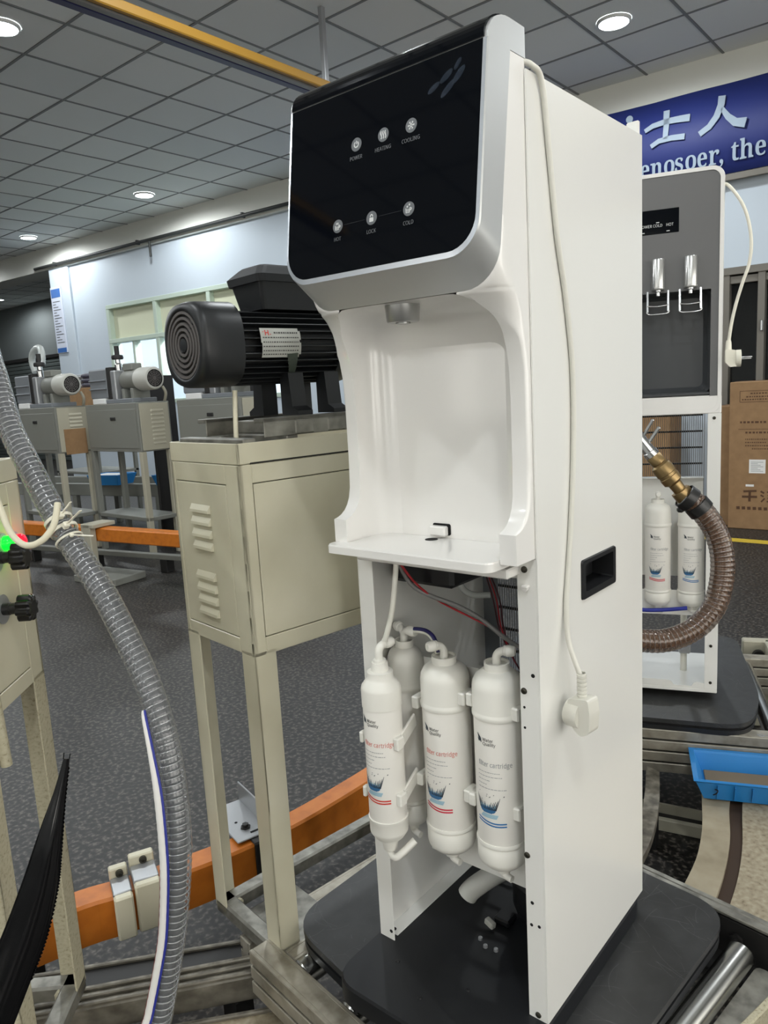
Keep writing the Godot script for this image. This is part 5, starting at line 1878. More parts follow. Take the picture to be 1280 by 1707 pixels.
	for k in 3:
		var t = tracks[k]
		var tr := thing("steel_track", t[4], "track", Vector3.ZERO, 0.0, "steel floor tracks at the lower left")
		g = G.new()
		g.bar(t[0], t[1], t[2], t[3], 0.003)
		part(tr, "bed", g, M.dark_steel if k == 0 else (M.track if k == 1 else M.plate_worn))
		g = G.new()
		var dd: Vector3 = (t[1] - t[0]).normalized()
		var xx := Vector3.UP.cross(dd)
		for s in ([-1.0, 1.0] if k != 1 else [-1.0, 0.0, 1.0]):
			var off: Vector3 = xx * s * (t[2] * 0.5 - 0.006) + V(0, t[3] * 0.5 + 0.003, 0)
			g.bar(t[0] + off, t[1] + off, 0.009, 0.008, 0.002)
		part(tr, "lip", g, M.track)
		for f in [0.12, 0.9]:
			g = G.new()
			var p: Vector3 = t[0].lerp(t[1], f)
			g.span(V(p.x - 0.02, 0, p.z - 0.02), V(p.x + 0.02, p.y - t[3] * 0.5, p.z + 0.02))
			part(tr, "support", g, M.dark_steel)

# ---------------------------------------------------------------- behind the dispenser, to the right
func second_line():
	pallet("worn black pallet board under the second dispenser at the right", [Vector2(-0.60, 0.93), Vector2(0.125, 1.195), Vector2(0.10, 1.40), Vector2(-0.10, 1.90), Vector2(-0.80, 1.65)], 0.335)
	var o := thing("rear_conveyor", "grooved aluminium conveyor rail under the second dispenser", "conveyor", V(0.0, 0, -1.155), deg_to_rad(22))
	profile_beam(o, "side_rail", V(-0.30, 0.24, -0.02), V(1.2, 0.24, -0.02), 0.05, 0.125, M.alu, 3)
	profile_beam(o, "side_rail", V(-0.30, 0.24, -0.62), V(1.2, 0.24, -0.62), 0.05, 0.125, M.alu, 3)
	var g: G
	for k in 7:
		g = G.new()
		g.lathe([Vector2(0.0, -0.59), Vector2(0.022, -0.59), Vector2(0.022, -0.05), Vector2(0.0, -0.05)], 16, along(V(-0.2 + k * 0.2, 0.276, 0), Vector3.BACK))
		part(o, "roller", g, M.roller)
	for s in [[-0.27, -0.02], [0.9, -0.02], [-0.27, -0.62], [0.9, -0.62]]:
		g = G.new()
		g.span(V(s[0] - 0.025, 0, s[1] - 0.02), V(s[0] + 0.025, 0.18, s[1] + 0.02), 0.002)
		part(o, "leg", g, M.alu)
	g = G.new()
	g.tube(spl([V(0.155, 0.307, -0.01), V(0.165, 0.308, 0.002), V(0.155, 0.308, 0.006), V(0.15, 0.307, -0.006), V(0.18, 0.308, 0.0), V(0.2, 0.307, -0.004)], 4), 0.001, 5)
	part(o, "loose_spring", g, M.galv)
	# caster bracket behind the board
	var cb := thing("end_stop", "pale metal stop block standing behind the far pallet board corner", "stop block", V(-0.04, 0.18, -1.95), deg_to_rad(22))
	g = G.new()
	g.span(V(-0.05, -0.18, -0.02), V(0.05, 0.14, 0.02), 0.004)
	g.span(V(0.02, 0.0, 0.0), V(0.05, 0.14, 0.12), 0.004)
	part(cb, "block", g, M.bg_beige)
	g = G.new()
	g.lathe([Vector2(0.02, 0.0), Vector2(0.02, 0.02), Vector2(0.0, 0.02)], 16, along(V(0.0, 0.09, 0.02), Vector3.BACK))
	part(cb, "pin", g, M.dark_steel)
	# blue hanging bin
	var bn := thing("parts_bin", "bright blue ribbed plastic bin hung on the rear conveyor rail", "bin", V(-0.010, 0.205, -1.135), deg_to_rad(22))
	var bw := 0.36
	var bd := 0.17
	g = G.new()
	var rings := []
	for e in [[0.0, 0.02, 0.016, -1.0], [0.05, 0.0, 0.0, 0.0], [0.056, 0.0, 0.0, 0.006], [0.056, 0.006, 0.006, 0.0], [0.05, 0.009, 0.009, 0.0], [0.006, 0.026, 0.022, 0.0]]:
		var x: float = e[1] - (e[3] if e[3] > 0.0 else 0.0)
		var z: float = e[2] - (e[3] if e[3] > 0.0 else 0.0)
		rings.append(PackedVector3Array([V(x, e[0], bd - z), V(bw - x, e[0], bd - z), V(bw - x, e[0], z), V(x, e[0], z)]))
	for r in rings: r.reverse()
	rings.reverse()
	g.loft(rings, true, true, false)
	var sh := part(bn, "shell", g, M.blue_plastic)
	g = G.new()
	g.box(V(bw * 0.5, 0.009, bd * 0.5), V(bw - 0.06, 0.004, bd - 0.05), 0.001)
	part(bn, "dust", g, M.bin_dirt)
	for k in 8:
		g = G.new()
		g.bar(V(0.05 + k * 0.04, 0.004, bd - 0.013), V(0.05 + k * 0.04, 0.046, bd + 0.001), 0.0025, 0.006, 0.0006)
		part(bn, "rib", g, M.blue_plastic)
	g = G.new()
	g.lathe([Vector2(0.006, 0.0), Vector2(0.005, 0.003), Vector2(0.0, 0.0035)], 12, along(V(0.062, 0.036, 0.009), V(0, 0.3, 1)))
	part(bn, "rivet", g, M.chrome)
	g = G.new()
	for k in 2: g.tube(spl([V(0.044, 0.034, bd - 0.002), V(0.05, 0.036, bd + 0.006), V(0.047, 0.028, bd + 0.006), V(0.04, 0.02, bd)], 4), 0.0014, 6)
	part(bn, "wire_tie", g, M.rust_groove)
	# curved guide plates sweeping from one line to the other
	curved_plate("curved guide plate, the dark narrow one just right of the dispenser", [V(-0.115, 0.2, -1.09), V(-0.06, 0.2, -0.93), V(-0.02, 0.2, -0.77), V(-0.005, 0.2, -0.60)], [V(-0.073, 0.2, -1.075), V(-0.018, 0.2, -0.918), V(0.020, 0.2, -0.76), V(0.036, 0.2, -0.60)], M.track)
	curved_plate("broad stained beige guide plate curving under the blue bin", [V(0.020, 0.2, -1.13), V(0.068, 0.2, -0.98), V(0.104, 0.2, -0.86), V(0.127, 0.2, -0.74), V(0.135, 0.2, -0.60)], [V(0.095, 0.2, -1.15), V(0.127, 0.2, -1.0), V(0.166, 0.2, -0.863), V(0.190, 0.2, -0.73), V(0.203, 0.2, -0.60)], M.plate_smooth)
	curved_plate("wide speckled guide plate at the right edge below the bin", [V(0.122, 0.2, -1.17), V(0.152, 0.2, -1.02), V(0.193, 0.2, -0.863), V(0.218, 0.2, -0.73), V(0.231, 0.2, -0.60)], [V(0.52, 0.2, -1.34), V(0.53, 0.2, -1.1), V(0.55, 0.2, -0.9), V(0.57, 0.2, -0.73), V(0.58, 0.2, -0.55)], M.plate_worn)
	curved_plate("dark rusty groove strip between the two beige guide plates", [V(0.095, 0.19, -1.15), V(0.127, 0.19, -1.0), V(0.166, 0.19, -0.863), V(0.190, 0.19, -0.73), V(0.203, 0.19, -0.60)], [V(0.122, 0.19, -1.17), V(0.152, 0.19, -1.02), V(0.193, 0.19, -0.863), V(0.218, 0.19, -0.73), V(0.231, 0.19, -0.60)], M.rust_groove)
	var fs := thing("floor_channel", "low beige channel lying on the floor between the conveyors", "channel", V(-0.06, 0, -1.165), deg_to_rad(12))
	g = G.new()
	g.span(V(-0.2, 0.0, -0.045), V(0.3, 0.035, -0.038)); g.span(V(-0.2, 0.0, 0.028), V(0.3, 0.035, 0.045), 0.002)
	part(fs, "flange", g, M.bg_beige)
	g = G.new()
	g.span(V(-0.2, 0.0, -0.038), V(0.3, 0.006, 0.028))
	part(fs, "web", g, M.dark_steel)
	# yellow line
	g = G.new()
	g.span(V(-3.0, 0.0, -5.14), V(3.0, 0.0015, -5.02))
	one("floor_line", g, M.yellow, "yellow painted line on the floor before the carton", "floor line")
	carton()

func curved_plate(label: String, a: Array, b: Array, m: Material):
	var o := thing("guide_plate", label, "guide plate", Vector3.ZERO, 0.0, "curved guide plates right of the dispenser")
	a = spl(a, 5); b = spl(b, 5)
	var rings := []
	for k in a.size():
		rings.append(PackedVector3Array([a[k] + V(0, -0.02, 0), a[k], b[k], b[k] + V(0, -0.02, 0)]))
	var g := G.new()
	g.loft(rings, true, true, false)
	part(o, "plate", g, m)
	for f in [0.15, 0.85]:
		g = G.new()
		var p: Vector3 = (a[int(f * (a.size() - 1))] + b[int(f * (b.size() - 1))]) * 0.5
		g.span(V(p.x - 0.012, 0, p.z - 0.012), V(p.x + 0.012, p.y - 0.019, p.z + 0.012))
		part(o, "support", g, M.dark_steel)

func carton():
	var o := thing("carton", "tall brown printed carton standing by the dark glass doors", "carton", V(-1.12, 0, -5.52), deg_to_rad(2))
	var g := G.new()
	g.span(V(0.0, 0.0, -0.36), V(0.46, 1.168, 0.0), 0.006)
	part(o, "box", g, M.card)
	g = G.new()
	g.span(V(0.0, 1.166, -0.19), V(0.46, 1.1695, -0.17), 0.0005)
	part(o, "top_seam", g, M.card_ink)
	var xf := Transform3D(Basis.IDENTITY, V(0, 0, 0))
	# printed frame and rows of lettering, too small to read from here
	g = G.new()
	for s in [[0.075, 1.095, 0.44, 1.095], [0.075, 1.01, 0.44, 1.01], [0.075, 1.01, 0.075, 1.095], [0.44, 1.01, 0.44, 1.095]]:
		g.slab(stroke([Vector2(s[0], s[1]), Vector2(s[2], s[3])], 0.004), 0.0, 0.001, xf)
	part(o, "print_frame", g, M.card_ink)
	var rng := RandomNumberGenerator.new()
	rng.seed = 21
	g = G.new()
	for row in [[1.07, 0.15, 0.43, 0.014], [1.045, 0.12, 0.43, 0.014], [1.024, 0.09, 0.43, 0.014], [0.845, 0.08, 0.27, 0.022], [0.795, 0.07, 0.28, 0.008], [0.765, 0.12, 0.28, 0.02], [0.715, 0.12, 0.28, 0.012], [0.69, 0.12, 0.26, 0.012], [0.665, 0.12, 0.28, 0.012], [0.64, 0.17, 0.28, 0.012]]:
		var x: float = row[1]
		while x < row[2]:
			var w: float = row[3] * rng.randf_range(0.5, 1.2)
			g.slab(PackedVector2Array([Vector2(x, row[0]), Vector2(x + w, row[0]), Vector2(x + w, row[0] + row[3] * 0.7), Vector2(x, row[0] + row[3] * 0.7)]), 0.0, 0.0008, xf)
			x += w + row[3] * 0.45
	part(o, "small_print", g, M.card_ink)
	g = G.new()
	g.span(V(0.152, 0.452, 0.0), V(0.27, 0.560, 0.0015))
	var lb := part(o, "white_label", g, M.paper)
	g = G.new()
	for k in 7: g.span(V(0.165, 0.466 + k * 0.012, 0.001), V(0.255 - 0.02 * (k % 3), 0.470 + k * 0.012, 0.002))
	part(lb, "label_print", g, M.print_grey)
	g = G.new()
	for k in 6:
		var c := Vector2(0.075 + k * 0.052, 0.375)
		var pts := []
		for i in 21: pts.append(c + Vector2(cos(TAU * i / 20), sin(TAU * i / 20)) * 0.013)
		g.slab(stroke(pts, 0.011), 0.0, 0.001, xf)
	part(o, "round_symbol", g, M.card_ink)
	g = G.new()
	for s in [[0.115, 0.305, 0.21, 0.312, 0.016], [0.105, 0.262, 0.215, 0.264, 0.018], [0.162, 0.31, 0.16, 0.225, 0.018]]:
		g.slab(stroke([Vector2(s[0], s[1]), Vector2(s[2], s[3])], s[4]), 0.0, 0.001, xf)
	part(o, "big_character", g, M.card_ink)
	g = G.new()
	for s in [[0.24, 0.31, 0.265, 0.295, 0.014], [0.24, 0.28, 0.262, 0.268, 0.012], [0.245, 0.225, 0.27, 0.255, 0.012], [0.285, 0.305, 0.35, 0.305, 0.012], [0.29, 0.28, 0.345, 0.28, 0.01], [0.29, 0.256, 0.345, 0.256, 0.01], [0.318, 0.31, 0.318, 0.225, 0.012], [0.285, 0.23, 0.35, 0.23, 0.012]]:
		g.slab(stroke([Vector2(s[0], s[1]), Vector2(s[2], s[3])], s[4]), 0.0, 0.001, xf)
	part(o, "big_character", g, M.card_ink)
	g = G.new()
	for k in 9: g.slab(stroke([Vector2(0.065 + k * 0.04, 0.17), Vector2(0.09 + k * 0.04, 0.172)], 0.024), 0.0, 0.0008, xf)
	part(o, "address_line", g, M.card_ink)
	g = G.new()
	g.span(V(0.13, 0.345, 0.0), V(0.19, 0.362, 0.001))
	part(o, "tape_scrap", g, M.paper)
	for s in [[-2.62, -5.45, 0.50, 1.05, "brown carton seen through the second dispenser's condenser grid"], [-2.05, -5.50, 0.46, 0.95, "brown carton hidden behind the second dispenser"]]:
		var c3 := thing("carton", s[4], "carton", V(s[0], 0, s[1]), deg_to_rad(4))
		g = G.new(); g.span(V(0, 0, -0.36), V(s[2], s[3], 0), 0.006); part(c3, "box", g, M.card)
		g = G.new(); g.span(V(0, s[3] - 0.001, -0.19), V(s[2], s[3] + 0.002, -0.17), 0.0005); part(c3, "top_seam", g, M.card_ink)
	var c2 := thing("carton", "dark shaded carton standing behind the tall printed one", "carton", V(-1.235, 0, -5.62), deg_to_rad(3))
	g = G.new()
	g.span(V(0.0, 0.0, -0.3), V(0.10, 0.98, 0.0), 0.006)
	part(c2, "box", g, M.card)
	g = G.new()
	g.span(V(0.0, 0.979, -0.16), V(0.10, 0.982, -0.14), 0.0005)
	part(c2, "top_seam", g, M.card_ink)

# ---------------------------------------------------------------- second dispenser: local x from its right edge, z out of its front
func second_dispenser():
	var o := thing("water_dispenser", "second white dispenser with grey front and two silver taps, at the right behind", "water dispenser", V(0.006, 0.37, -1.31), deg_to_rad(20))
	var W := 0.40
	var g := G.new()
	# white shell with a rounded rim, front open for the grey panel
	var R0 := PackedVector3Array(); var R1 := PackedVector3Array(); var R2 := PackedVector3Array(); var R3 := PackedVector3Array(); var R4 := PackedVector3Array(); var R5 := PackedVector3Array()
	var cy := 1.105
	var oh := 0.635
	var oo := rrect(W, oh, 0.03, 6)
	var ii := rrect(W - 0.022, oh - 0.022, 0.022, 6)
	for i in oo.size():
		R0.append(V(-W * 0.5 + oo[i].x, cy + oo[i].y, -0.30))
		R1.append(V(-W * 0.5 + oo[i].x, cy + oo[i].y, -0.006))
		R2.append(V(-W * 0.5 + oo[i].x * 0.99, cy + oo[i].y * 0.995, 0.0))
		R3.append(V(-W * 0.5 + ii[i].x, cy + ii[i].y, 0.0))
		R4.append(V(-W * 0.5 + ii[i].x, cy + ii[i].y, -0.004))
	g.loft([R0, R1, R2, R3, R4], true, false, false)
	g.span(V(-W, 0.787, -0.10), V(0.0, 0.836, -0.001), 0.003)
	part(o, "outer_shell", g, M.white)
	# grey front with a recessed bay
	g = G.new()
	var gx0 := -W + 0.011
	var gx1 := -0.0115
	var bx0 := -W + 0.03
	var bx1 := -0.030
	var by0 := 0.845
	var by1 := 1.115
	g.span(V(gx0, by1, -0.006), V(gx1, 1.4115, -0.0025))
	g.span(V(gx0, 0.80, -0.006), V(bx0, by1, -0.0025))
	g.span(V(bx1, 0.80, -0.006), V(gx1, by1, -0.0025))
	part(o, "front_panel", g, M.panel_grey)
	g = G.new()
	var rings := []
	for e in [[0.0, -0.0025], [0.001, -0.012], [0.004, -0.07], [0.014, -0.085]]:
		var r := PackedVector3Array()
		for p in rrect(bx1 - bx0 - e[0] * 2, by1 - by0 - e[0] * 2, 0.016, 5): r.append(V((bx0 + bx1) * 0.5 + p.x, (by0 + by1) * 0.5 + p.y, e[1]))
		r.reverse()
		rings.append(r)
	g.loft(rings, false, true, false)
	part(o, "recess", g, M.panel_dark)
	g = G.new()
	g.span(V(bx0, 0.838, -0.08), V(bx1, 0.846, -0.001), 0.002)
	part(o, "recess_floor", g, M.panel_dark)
	# display
	g = G.new()
	g.span(V(-0.29, 1.268, -0.003), V(-0.110, 1.330, -0.0012), 0.001)
	var d := part(o, "display", g, M.black_glass)
	var i := 0
	for t in ["POWER", "COLD", "HOT"]:
		g = G.new()
		letters(g, t, 0.0095, flat_map(Transform3D(Basis.IDENTITY, V(-0.193 + i * 0.030, 1.289, -0.0011)), Vector2.ZERO, 0.0003))
		part(d, "display_caption", g, M.print_pale)
		i += 1
	g = G.new()
	for s in [[-0.163, 1.297], [-0.20, 1.2735], [-0.137, 1.2735]]: g.box(V(s[0], s[1], -0.001), V(0.008, 0.002, 0.0006))
	part(d, "display_mark", g, M.print_pale)
	# taps with wire levers
	for x in [-0.162, -0.081]:
		var tp := thing_part(o, "tap", V(x, 1.162, 0.006))
		g = G.new()
		g.lathe([Vector2(0.0, -0.040), Vector2(0.0165, -0.040), Vector2(0.0175, -0.038), Vector2(0.0175, -0.034), Vector2(0.0165, -0.033), Vector2(0.0168, 0.038), Vector2(0.0155, 0.040), Vector2(0.0, 0.0405)], 28)
		g.box(V(0, 0, -0.008), V(0.031, 0.074, 0.014), 0.002)
		part(tp, "tap_body", g, M.chrome_soft)
		g = G.new()
		g.lathe([Vector2(0.0, -0.055), Vector2(0.0055, -0.055), Vector2(0.0055, -0.046), Vector2(0.0085, -0.044), Vector2(0.0085, -0.040)], 16)
		part(tp, "spout", g, M.chrome)
		g = G.new()
		for s in [-1.0, 1.0]: g.bar(V(s * 0.026, -0.036, -0.012), V(s * 0.026, -0.098, 0.006), 0.006, 0.004, 0.001)
		g.tube(spl([V(-0.028, -0.096, 0.006), V(-0.02, -0.103, 0.009), V(0.02, -0.103, 0.009), V(0.028, -0.096, 0.006)], 4), 0.0024, 8)
		g.tube(spl([V(-0.026, -0.080, 0.002), V(0.0, -0.083, 0.006), V(0.026, -0.080, 0.002)], 4), 0.0022, 8)
		part(tp, "lever", g, M.chrome)
	# chassis below
	for x in [-0.034, -W]:
		g = G.new()
		g.span(V(x, 0.0, -0.0025), V(x + 0.034, 0.788, 0.0), 0.0008)
		var post := part(o, "front_post", g, M.steel_white)
		for y in [0.775, 0.13, 0.02]:
			g = G.new()
			g.lathe([Vector2(0.0045, 0.0), Vector2(0.004, 0.002), Vector2(0.0, 0.0022)], 10, along(V(x + 0.016, y, 0.0), Vector3.BACK))
			part(post, "screw", g, M.screw)
	for x in [-0.003, -W]:
		g = G.new()
		g.span(V(x, 0.0, -0.30), V(x + 0.003, 0.788, -0.002), 0.0005)
		part(o, "side_panel", g, M.steel_white)
	g = G.new()
	g.prism(PackedVector2Array([Vector2(-W, 0), Vector2(-0.034, 0), Vector2(-0.034, 0.016), Vector2(-0.052, 0.020), Vector2(-0.062, 0.016), Vector2(-0.068, 0.006), Vector2(-0.115, 0.006), Vector2(-0.122, 0.016), Vector2(-0.13, 0.020), Vector2(-W, 0.020)]), func(p): return V(p.x, p.y, -0.001), func(p): return V(p.x, p.y, -0.003))
	part(o, "lower_rail", g, M.steel_white)
	g = G.new()
	g.span(V(-W, -0.012, -0.30), V(0, 0.0, -0.001), 0.002)
	part(o, "floor_pan", g, M.steel_white)
	g = G.new()
	g.span(V(-W, 0.30, -0.13), V(-0.036, 0.60, -0.128), 0.001)
	g.span(V(-W, 0.598, -0.13), V(-0.036, 0.601, -0.10), 0.001)
	part(o, "filter_bracket", g, M.steel_white)
	g = G.new()
	g.span(V(-W, 0.20, -0.06), V(-0.036, 0.275, -0.058), 0.001)
	for k in 6: g.slab(circle(0.003, 8), 0.0, 0.0005, Transform3D(Basis.IDENTITY, V(-0.30 + k * 0.045, 0.25 - 0.03 * (k % 2), -0.058)))
	part(o, "cross_plate", g, M.steel_white)
	g = G.new()
	for k in 8: g.tube([V(-0.38, 0.42 + k * 0.05, -0.29), V(-0.03, 0.42 + k * 0.05, -0.29)], 0.003, 6)
	part(o, "condenser_tube", g, M.black)
	g = G.new()
	for k in 60: g.tube([V(-0.38 + k * 0.006, 0.40, -0.286), V(-0.38 + k * 0.006, 0.79, -0.286)], 0.0008, 4)
	tag(part(o, "condenser_wire", g, M.grey_wire), "", "", "", "stuff")
	g = G.new()
	g.tube(spl([V(-0.085, 0.0, -0.14), V(-0.085, 0.2, -0.14), V(-0.085, 0.27, -0.14)], 3), 0.010, 10)
	part(o, "drain_pipe", g, M.tube_white)
	g = G.new()
	g.box(V(-0.083, 0.085, -0.13), V(0.035, 0.05, 0.03), 0.005)
	part(o, "pipe_valve", g, M.galv)
	g = G.new()
	g.tube(spl([V(-0.25, 0.232, -0.02), V(-0.2, 0.222, -0.02), V(-0.14, 0.222, -0.03), V(-0.08, 0.23, -0.03)], 5), 0.006, 8)
	part(o, "blue_tube", g, M.edge_blue)
	# cord and plug
	g = G.new()
	g.tube(spl([V(-0.005, 1.372, -0.06), V(0.002, 1.376, -0.02), V(0.020, 1.352, 0.0), V(0.044, 1.309, 0.005), V(0.058, 1.26, 0.005), V(0.063, 1.211, 0.005), V(0.058, 1.165, 0.005), V(0.045, 1.124, 0.004), V(0.030, 1.07, 0.003), V(0.020, 1.02, 0.002), V(0.014, 0.971, 0.002)], 6), 0.0042, 10)
	var c := part(o, "power_cord", g, M.cream_white)
	g = G.new()
	g.lathe([Vector2(0.0055, 0.978), Vector2(0.007, 0.972), Vector2(0.0085, 0.945), Vector2(0.0, 0.944)], 14, Transform3D(Basis.IDENTITY, V(0.014, 0, 0.002)))
	g.prism(rounded([Vector2(0.006, 0.955), Vector2(0.024, 0.953), Vector2(0.032, 0.951), Vector2(0.034, 0.909), Vector2(0.018, 0.908), Vector2(0.006, 0.921)], 0.004, 3), func(p): return V(p.x, p.y, 0.014), func(p): return V(p.x, p.y, -0.010))
	g.lathe([Vector2(0.0, 0.0), Vector2(0.021, 0.0), Vector2(0.022, 0.002), Vector2(0.022, 0.013), Vector2(0.0, 0.013)], 24, along(V(0.031, 0.930, 0.002), Vector3.RIGHT))
	part(c, "plug", g, M.cream_white)
	for s in [-0.009, 0.009]:
		g = G.new()
		g.lathe([Vector2(0.0024, 0.0), Vector2(0.0024, 0.024), Vector2(0.0015, 0.026), Vector2(0.0, 0.026)], 10, along(V(0.044, 0.930 + s * 0.2, 0.002 + s), Vector3.RIGHT))
		part(c, "plug_pin", g, M.chrome)
	# its two cartridges
	var T := o.transform
	cartridge("white filter cartridge with red band inside the second dispenser", T * V(-0.160, 0.222, -0.055), 0.036, 0.42, 0.4, M.band_crimson, M.print_grey)
	cartridge("white filter cartridge with blue band inside the second dispenser", T * V(-0.070, 0.222, -0.055), 0.036, 0.42, 0.4, M.band_blue, M.print_grey)

func thing_part(parent: Node3D, n: String, at: Vector3) -> Node3D:
	var o := Node3D.new()
	o.name = n
	parent.add_child(o, true)
	o.position = at
	return o

func water_hose():
	var path := spl([V(0.180, 1.062, -0.481), V(0.201, 1.04, -0.494), V(0.223, 1.004, -0.505), V(0.236, 0.962, -0.507), V(0.239, 0.916, -0.5), V(0.232, 0.87, -0.484), V(0.21, 0.835, -0.458), V(0.179, 0.818, -0.428), V(0.147, 0.817, -0.401), V(0.10, 0.83, -0.370), V(0.03, 0.87, -0.39), V(-0.06, 0.9, -0.44)], 6)
	var o := hose("water_hose", "brown ribbed water hose with brass coupling curling beside the main dispenser", path, 0.0200, M.hose_brown, M.hose_core_brown, M.hose_wire, 0.0085)
	var a := V(0.122, 1.152, -0.451)
	var b := V(0.180, 1.062, -0.481)
	var d := (b - a).normalized()
	var g := G.new()
	var X := along(a, d)
	var L := a.distance_to(b)
	g.lathe([Vector2(0.0, L * 0.20), Vector2(0.0115, L * 0.20), Vector2(0.0135, L * 0.24), Vector2(0.0135, L * 0.36), Vector2(0.0115, L * 0.38)], 6, X)
	g.lathe([Vector2(0.0115, L * 0.37), Vector2(0.0160, L * 0.40), Vector2(0.0172, L * 0.46), Vector2(0.0172, L * 0.56), Vector2(0.0160, L * 0.57), Vector2(0.0160, L * 0.61), Vector2(0.0172, L * 0.62), Vector2(0.0165, L * 0.72), Vector2(0.0115, L * 0.76), Vector2(0.0105, L * 0.92)], 24, X)
	g.lathe([Vector2(0.0105, L * 0.90), Vector2(0.0175, L * 0.90), Vector2(0.0175, L * 1.06), Vector2(0.0, L * 1.06)], 6, X)
	part(o, "brass_coupling", g, M.brass)
	g = G.new()
	g.lathe([Vector2(0.0, -0.03), Vector2(0.0105, -0.03), Vector2(0.0105, L * 0.12), Vector2(0.0125, L * 0.13), Vector2(0.0125, L * 0.21), Vector2(0.0, L * 0.21)], 20, X)
	part(o, "valve_body", g, M.chrome)
	g = G.new()
	g.bar(a + d * 0.004, a + d * 0.004 + V(0.022, 0.034, -0.004), 0.006, 0.006, 0.0015)
	g.bar(a - d * 0.010, a - d * 0.010 + V(0.020, 0.036, -0.004), 0.005, 0.005, 0.0015)
	part(o, "valve_lever", g, M.chrome)
	g = G.new()
	g.lathe([Vector2(0.0, L * 1.04), Vector2(0.0125, L * 1.04), Vector2(0.0125, L * 1.14)], 20, X)
	part(o, "hose_tail", g, M.tube_white)
	g = G.new()
	for k in [0, 2]:
		var p: Vector3 = path[2 + k * 2]
		var e: Vector3 = ((path[3 + k * 2] as Vector3) - p).normalized()
		g.lathe([Vector2(0.0205, -0.009), Vector2(0.0222, -0.008), Vector2(0.0222, 0.008), Vector2(0.0205, 0.009)], 28, along(p, e))
	part(o, "hose_clamp", g, M.rubber)
	g = G.new()
	g.box(path[4] + V(-0.018, -0.012, 0.010), V(0.012, 0.010, 0.012), 0.003)
	part(o, "clamp_screw", g, M.rubber)

# ---------------------------------------------------------------- the far machine row
var far_proto: Node3D
func far_machine() -> Node3D:
	# cabinet: wide side along -x from the corner, narrow louvred side along -z
	var o := thing("pump_cabinet", "", "machine cabinet", Vector3.ZERO, 0.0, "far row of grey pump cabinets")
	var w := 0.80
	var d := 0.30
	var top := 1.275
	var bot := 0.875
	var g := G.new()
	g.span(V(-w, bot, -d), V(0, top, 0), 0.004)
	part(o, "body", g, M.bg_steel)
	g = G.new()
	g.span(V(-w + 0.03, bot + 0.03, 0.0), V(-0.03, top - 0.05, 0.005), 0.002)
	var dr := part(o, "door", g, M.bg_steel)
	g = G.new()
	g.box(V(-w * 0.46, top - 0.125, 0.007), V(0.075, 0.028, 0.01), 0.003)
	part(dr, "handle", g, M.dark_steel)
	g = G.new()
	g.span(V(0.0, bot + 0.01, -d + 0.015), V(0.006, top - 0.01, -0.015), 0.002)
	var sp := part(o, "louvre_panel", g, M.bg_beige)
	var lx := Transform3D(Basis(Vector3.FORWARD, Vector3.UP, Vector3.RIGHT), V(0.006, 0, 0))
	for k in 9:
		g = G.new()
		louvre(lx * Transform3D(Basis.IDENTITY, V(d * 0.58, top - 0.07 - k * 0.033, 0)), 0.12, 0.02, g)
		part(sp, "louvre", g, M.bg_beige)
	for s in [[0.0, 0.0, -1, -1], [-w, 0.0, 1, -1], [0.0, -d, -1, 1], [-w, -d, 1, 1]]:
		g = G.new()
		g.span(V(s[0], 0.0, s[1]), V(s[0] + s[2] * 0.045, bot, s[1] + s[3] * 0.045), 0.003)
		part(o, "leg", g, M.bg_steel if s[0] < -0.1 else M.bg_beige)
	g = G.new()
	g.span(V(-w, 0.30, -d), V(0, 0.335, 0), 0.004)
	part(o, "shelf", g, M.bg_steel)
	g = G.new()
	g.tube(spl([V(0.02, top + 0.12, -0.24), V(0.03, top + 0.07, -0.26), V(0.0, top + 0.02, -0.27), V(-0.02, top, -0.275)], 5), 0.012, 8)
	part(o, "cable", g, M.bg_beige)
	return o

